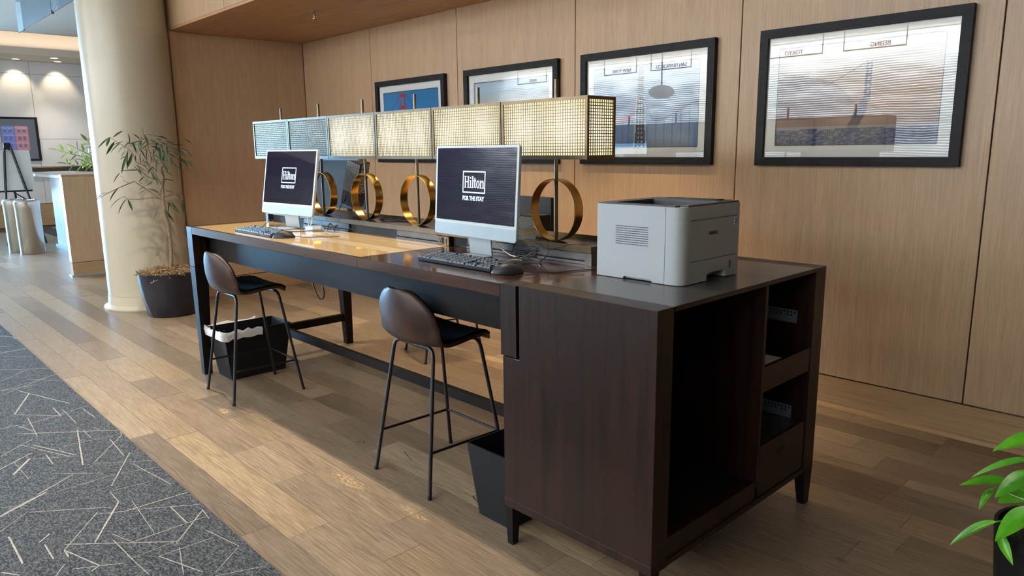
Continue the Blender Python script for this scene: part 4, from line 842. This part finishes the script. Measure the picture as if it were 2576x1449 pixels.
for i in range(13): 
    for j in range(26): g.box(-.048+i*.008, -.048+i*.008+.0045, -.032, -.0302, -.055+j*.0074+(.0035 if i % 2 else 0), -.055+j*.0074+.0044+(.0035 if i % 2 else 0))
part('mesh_grille', tl(g), 'alu', t, kind='stuff')
g = MB()
for j in range(20): g.box(.0552, .057, -.015, .05, -.05+j*.0095, -.05+j*.0095+.004)
part('side_vents', tl(g), 'alu', t, kind='stuff')
part('mount_arm', MB().tube([(-.02, .04, -.02), (-.08, .062, -.03)], .008, 10), 'gunmetal', t)
t = thing('monitor', 'dark monitor panel seen from behind, right of the nearer computer', 'monitor', (-.97, .93, .9102), math.pi)
part('panel', MB().prism(rrect(-.265, .265, .008, .205, .006), 0, .02).bev(.002, 1), 'blackplastic', t)
part('hinge', MB().tube([(-.02, .01, .208), (.10, .01, .208)], .016, 12), 'blackplastic', t)
part('stand_foot', MB().box(-.10, .10, -.09, .06, .0003, .0075), 'gunmetal', t)
t = thing('mini_computer', 'small computer tower with diagonal striped grille behind the nearest lamp ring', 'computer tower', (-.745, .822, .9102))
part('case', MB().box(-.075, .075, -.045, .045, .001, .13).bev(.003, 2), 'blackplastic', t)
g = MB()
for i in range(24):
    x = -.11+i*.0095
    for (za, zb) in ((.030, .122),):
        p = []
        lo = max(x, -.066); hi = min(x+.062, .066)
        if hi-lo > .004:
            z0 = zb-(lo-x)/.062*(zb-za); z1 = zb-(hi-x)/.062*(zb-za)
            g.prism([(lo, z0), (lo+.0042, z0), (hi+.0042, z1), (hi, z1)], -.0468, -.0452)
part('grille', g, 'alu', t, kind='stuff')
k3 = keyboard(-2.02, .845, math.pi, 'black keyboard on the far side of the raceway, behind the brass rings'); k3['group'] = 'wired keyboards on the desk'; keys(k3)
cable('cable', [(-2.36, .80, 1.13), (-2.35, .80, 1.06), (-2.40, .79, 1.0), (-2.42, .78, .95), (-2.40, .79, .914)], 'black cable hanging from the tilted mini computer', r=.003)
cable('cable', [(-2.2, .80, 1.02), (-2.195, .79, .97), (-2.17, .78, .935), (-2.08, .79, .915)], 'black cable below the tilted mini computer', r=.003)
cable('cable', [(-1.76, .66, .9685), (-1.70, .66, .975), (-1.60, .67, .9695), (-1.52, .68, .9695), (-1.45, .68, .9725)], 'black cable lying on the raceway between brass rings', r=.004)
# ---------------------------------------------------------------- plants
def leafmesh(name, w, fold, droop, mt, pl=1.0):
    def fn(u, v):
        a = u*2-1; k = w*(math.sin(math.pi*min(1, v**pl*1.0))**.8)*(1-.25*v); x = a*k/2
        return (x, v, -droop*v*v+abs(a)*fold*k)
    me = MB().grid(fn, 4, 12).mesh(name, mt, 180); return me
LM = [leafmesh('leaf', w, .25, d, 'leaf') for w, d in ((.17, .05), (.20, .14), (.15, .22))]
def place(me, a, b, parent, wscale=1, roll=None):
    a, b = Vector(a), Vector(b); d = b-a; L = d.length; o = link('leaf', me, parent)
    y = d.normalized(); up = Vector((random.uniform(-.6, .6), random.uniform(-.6, .6), 1)) if roll is None else roll
    x = y.cross(up).normalized(); z = x.cross(y)
    M = Matrix((x, y, z)).transposed().to_4x4(); o.matrix_local = Matrix.Translation(a-parent.location) @ M @ Matrix.Diagonal((L*wscale, L, L, 1)); return o
random.seed(8)
t = thing('potted_tree', 'slender potted ficus tree with narrow leaves before the cream column', 'potted plant', (-4.72, .49, 0))
part('pot', MB().lathe((0, 0, 0), [(.001, .002), (.185, .002), (.195, .012), (.222, .14), (.242, .26), (.250, .355), (.250, .366), (.240, .366), (.232, .30), (.001, .30)], 56), 'pot', t)
chips = MB()
for a, zz, r_ in ((-1.15, .325, .012), (-.95, .30, .016), (-.80, .318, .012), (-1.35, .335, .009)):
    for i in range(3):
        q = a+i*.05; R_ = .2478; chips.add([(R_*math.cos(q), R_*math.sin(q), zz+i*.006), (R_*math.cos(q+.05), R_*math.sin(q+.05), zz+.005+i*.006), (R_*math.cos(q+.045), R_*math.sin(q+.045), zz+r_+i*.004), (R_*math.cos(q+.01), R_*math.sin(q+.01), zz+r_*.7+i*.004)], [(0, 1, 2, 3)])
part('glaze_chips', chips, 'moss', t)
ms = MB()
for _ in range(460):
    a = random.uniform(0, 6.28); r_ = .24*math.sqrt(random.random()); c = Vector((r_*math.cos(a), r_*math.sin(a), .345+.035*(1-(r_/.24)**2)+random.uniform(0, .018))); dv = Vector((random.uniform(-1, 1), random.uniform(-1, 1), random.uniform(-.3, .6))).normalized()*.032
    e = Vector((random.uniform(-.012, .012), random.uniform(-.012, .012), random.uniform(0, .014))); ms.tube([c-dv, c+e, c+dv], .0032, 4)
ms.lathe((0, 0, 0), [(.239, .345), (.15, .366), (.001, .376)], 24)
part('moss', ms, 'moss', t, kind='stuff')
def rel(P, L): return [Vector(p)-L for p in P]
L0 = Vector(t.location)
part('trunk', MB().tube(rel(BR[0], L0), [.016, .0155, .015, .0145, .014, .013, .011, .008, .005], 10), 'bark', t)
for b in BR[1:]:
    n = len(b); part('branch', MB().tube(rel(b, L0), [.0046-.003*i/(n-1) for i in range(n)], 7), 'bark', t)
ex_ = []
for _ in range(75):
    q = random.choice(LV[22:60]); d = Vector((random.uniform(-.10, .10), random.uniform(-.10, .10), random.uniform(-.09, .05))); a = Vector(q[:3])+d
    ex_.append([*a, *(a+(Vector(q[3:])-Vector(q[:3])).lerp(Vector((random.uniform(-.1, .1), random.uniform(-.1, .1), -.1)), .35))])
for i, q in enumerate(list(LV)+ex_): place(LM[i % 3], q[:3], q[3:], t, random.uniform(.85, 1.25) if (Vector(q[:3])-Vector(q[3:])).length > .1 else 1.3)
t = thing('potted_lily', 'bright green broad leaved plant in a dark pot at the lower right', 'potted plant', (1.335, .845, 0))
part('pot', MB().lathe((0, 0, 0), [(.001, .002), (.135, .002), (.142, .012), (.162, .245), (.162, .258), (.152, .258), (.150, .215), (.001, .215)], 48), 'bin', t)
ms = MB()
for _ in range(260):
    a = random.uniform(0, 6.28); r_ = .14*math.sqrt(random.random()); c = Vector((r_*math.cos(a), r_*math.sin(a), .222+random.uniform(0, .022))); dv = Vector((random.uniform(-1, 1), random.uniform(-1, 1), random.uniform(-.4, .4))).normalized()*.022
    ms.tube([c-dv, c+Vector((random.uniform(-.01, .01), random.uniform(-.01, .01), .008)), c+dv], .0016, 4)
ms.lathe((0, 0, 0), [(.149, .222), (.001, .226)], 20)
part('moss', ms, 'soil', t, kind='stuff')
LB = leafmesh('leaf', .42, .18, .16, 'leaf2', .8)
L0 = Vector(t.location)
for q in PL:
    a, b = Vector(q[:3]), Vector(q[3:6]); o = place(LB, a, b, t, q[6]/.42*2.6/max(.12, (b-a).length)*.42 if False else max(.5, q[6]/(.42*(b-a).length)), Vector((-.4, -.5, 1)))
    part('stem', MB().tube([a-L0, (a-L0)*.55+Vector((0, 0, .14)), Vector((random.uniform(-.03, .03), random.uniform(-.03, .03), .225))], [.0028, .004, .005], 6), 'leaf2', t)
for ang, el, ln in ((.2, .5, .26), (1.2, .4, .28), (2.0, .8, .25), (-.8, .5, .26), (-.3, .9, .28), (.8, 1.1, .24)):
    a = L0+Vector((.05*math.cos(ang), .05*math.sin(ang), .34)); b = a+Vector((math.cos(ang)*math.cos(el), math.sin(ang)*math.cos(el), math.sin(el)*.5))*ln; place(LB, a, b, t, 1, Vector((0, 0, 1)))
    part('stem', MB().tube([a-L0, Vector((.02*math.cos(ang), .02*math.sin(ang), .224))], [.003, .005], 6), 'leaf2', t)
# ---------------------------------------------------------------- far left of the lobby
t = thing('concierge_counter', 'wood ended counter with a pale stone top left of the cream column', 'counter', (-8.8, .95, 0))
part('end_panel', MB().box(-7.615, -7.5, .372, 2.3, .153, 1.10).bev(.002, 1), 'veneer', t, **W)
part('plinth', MB().box(-7.613, -7.502, .374, 2.3, .001, .149), 'veneer_h', t, **W)
part('base_strip', MB().box(-7.63, -7.485, .355, 2.31, .0005, .016), 'alu', t, **W)
part('cap', MB().box(-7.62, -7.495, .367, 2.3, 1.1005, 1.123).bev(.002, 1), 'veneer_h', t, **W)
part('stone_top', MB().box(-12.9, -7.616, .88, 1.7, 1.012, 1.055).bev(.003, 1), 'stone', t, **W)
part('stone_leg', MB().box(-10.85, -7.617, .93, 1.02, .03, 1.011), 'stone', t, **W)
part('base_strip', MB().box(-10.87, -7.632, .905, .929, .0005, .03), 'alu', t, **W)
random.seed(9)
t = thing('zz_plant', 'green leafy plant standing on the far counter beside the column', 'potted plant', (-8.45, 1.02, 1.0555))
part('pot', MB().lathe((0, 0, 0), [(.001, .001), (.07, .001), (.09, .09), (.084, .09), (.08, .07), (.001, .07)], 28), 'pot', t)
LZ = leafmesh('leaf', .42, .15, .1, 'leaf3', .9)
for ang, tip in ((0, (-.12, -.42, .33)), (0, (-.05, -.25, .36)), (0, (-.02, -.12, .44)), (0, (.03, .0, .46)), (0, (-.15, -.34, .17)), (0, (.1, .1, .38)), (0, (-.1, .2, .36)), (0, (.05, -.2, .2))):
    tip = Vector(tip); mid = Vector((tip.x*.45, tip.y*.4, tip.z*.75)); st = [Vector((tip.x*.1, tip.y*.1, .07)), mid, tip]
    part('stem', MB().tube(st, [.007, .006, .003], 6), 'leaf3', t)
    for k in range(7):
        q = .35+.65*k/6; p = mid.lerp(tip, max(0, (q-.4)/.6)) if q > .4 else st[0].lerp(mid, q/.4); d = (tip-mid).normalized(); sd = d.cross(Vector((1, .2, .3))).normalized()*(1 if k % 2 else -1)
        place(LZ, p+Vector(t.location), p+Vector(t.location)+(d*.5+sd*.8 if k < 6 else d).normalized()*.11, t)
def can(x, y, label):
    t = thing('trash_can', label, 'trash can', (x, y, 0), 0, 'steel trash cans in the lobby')
    part('body', MB().lathe((0, 0, 0), [(.146, .001), (.150, .008), (.150, .62), (.153, .625), (.153, .70)], 56), 'stainless', t)
    part('lid', MB().lathe((0, 0, 0), [(.153, .7005), (.153, .715), (.140, .732), (.095, .738), (.092, .73), (.09, .66)], 56), 'stainless', t)
    part('liner', MB().lathe((0, 0, 0), [(.089, .66), (.001, .64)], 28), 'black', t)
can(-10.13, .475, 'nearer brushed steel cylindrical trash can at the left edge')
can(-10.47, .40, 'brushed steel cylindrical trash can half hidden behind another one')
t = thing('easel', 'black folding easel standing behind the steel trash cans', 'easel', (-11.6, .58, 0))
part('head', MB().box(-.03, .03, -.045, .045, 1.42, 1.52).bev(.006, 2), 'blackplastic', t)
for a, b in (((.02, -.04, 1.45), (.22, -.20, 0)), ((.02, .04, 1.45), (.22, .30, 0)), ((-.03, .02, 1.45), (-.45, .10, 0))): part('leg', MB().tube([a, b], .017, 8), 'blackmetal', t)
part('ledge', MB().tube([(.06, -.22, .802), (.06, .24, .802)], .012, 8), 'blackmetal', t)
part('brace', MB().tube([(.14, -.02, .79), (.19, .20, .62)], .009, 8), 'blackmetal', t)
tag(part('display_board', MB().hexa([(-11.545, .18, .815), (-11.535, .18, .815), (-11.535, .86, .815), (-11.545, .86, .815)], [(-11.63, .18, 1.41), (-11.62, .18, 1.41), (-11.62, .86, 1.41), (-11.63, .86, 1.41)]), 'paper', None), 'blank white display board resting on the black easel', 'board')
t = thing('wall_picture', 'dark framed picture of colourful row houses on the far white wall', 'picture', (XF+.001, .90, 1.63))
def houses(u, v):
    k = int(u*5); c = [(150, 96, 120), (70, 110, 190), (196, 176, 166), (60, 96, 214), (190, 90, 110)][k % 5]; a = u*5 % 1; b = v*3.2 % 1
    if .22 < a < .42 or .58 < a < .78:
        if .3 < b < .75: c = (36, 40, 66)
        elif .24 < b < .8: c = lerp(c, (220, 224, 236), .6)
    if b > .9: c = lerp(c, (222, 206, 190), .6)
    if a < .05: c = (46, 34, 46)
    return lerp(c, (40, 40, 70), .3*vn(u*30, v*30))
part('frame', MB().box(0, .03, -.71, .71, .365, .402).box(0, .03, -.71, .71, -.402, -.365).box(0, .03, -.71, -.67, -.365, .365).box(0, .03, .67, .71, -.365, .365), 'ebony', t)
part('mat_board', MB().box(.002, .006, -.669, .669, -.364, .364), 'dark_metal', t)
o = printed('print', houses, 1.10, .44, 100, 44, 'print', t, (.008, 0, .02), (0, 0, R90))
part('glass_pane', MB().add([(.014, -.669, -.364), (.014, .669, -.364), (.014, .669, .364), (.014, -.669, .364)], [(0, 1, 2, 3)]), 'pane', t)
tag(part('door_mat', MB().box(-13.6, -11.6, 1.2, 2.2, .0006, .008), 'carpet', None), 'dark mat on the floor behind the far stone counter', 'mat')
# ---------------------------------------------------------------- opposite side: reception, seen mirrored in the picture glass
for x0, x1, tx, s in ((-2.84, -2.02, -2.345, 'BEIJING'), (-4.05, -3.14, -3.56, 'TOKYO'), (-6.12, -5.32, -5.70, 'SAN FRANCISCO'), (-7.15, -6.43, -6.75, 'NEW YORK'), (-9.43, -8.62, -8.98, 'PARIS')):
    t = thing('city_sign', 'metal hanger with red letters reading %s before the rippled wall' % s, 'sign', ((x0+x1)/2, -5.0, ZC), 0, 'hanging city signs')
    h = (x1-x0)/2; z = 2.645-ZC
    part('hanger', MB().tube([(-h, 0, 0), (-h, 0, z), (h, 0, z), (h, 0, 0)], .011, 8), 'gunmetal', t)
    text('lettering', s, .085, (tx-(x0+x1)/2, .012, z+.045), (R90, 0, math.pi), 'red', t, .004, .95, .001)
t = thing('pendant_lamp', 'oval cream pendant lamp hanging before the rippled wall', 'pendant lamp', (-5.19, -4.0, 2.19))
part('globe', MB().lathe((0, 0, 0), [(.001, -.104)]+[(.2*math.cos(math.radians(a)), .104*math.sin(math.radians(a))) for a in range(-80, 81, 8)]+[(.001, .104)], 40), 'opal', t)
part('stem', MB().cyl((0, 0), .012, .1045, ZC-2.19-.18, 10), 'gunmetal', t)
part('canopy', MB().lathe((0, 0, 0), [(.02, ZC-2.19-.18), (.07, ZC-2.19-.04), (.07, ZC-2.19-.001), (.001, ZC-2.19-.001)], 24), 'alu', t)
t = thing('digital_sign', 'slim glowing blue and white sign screen clipped behind the second desk lamp', 'sign', (-2.32, .6945, 1.284), math.pi)
part('casing', MB().box(-.304, .304, -.012, -.0005, 0, .095).bev(.002, 1), 'alu', t)
part('screen', MB().box(-.30, .30, -.0132, -.0121, .004, .066), 'sign_white', t)
part('band', MB().box(-.30, .30, -.0132, -.0121, .0661, .091), 'sign_blue', t)
for w, sz, x, z, m in (('When', .020, -.20, .068, 'sign_ink'), ('life is go,', .018, -.19, .048, 'sign_ink'), ('go, go.', .018, -.19, .024, 'sign_ink'), ('IT', .036, .04, .072, 'sign_ink'), ('MAT', .036, .02, .040, 'sign_blue'), ('W', .030, .03, .014, 'sign_blue')):
    text('line', w, sz, (x, -.0138, z), (R90, 0, 0), m, t)
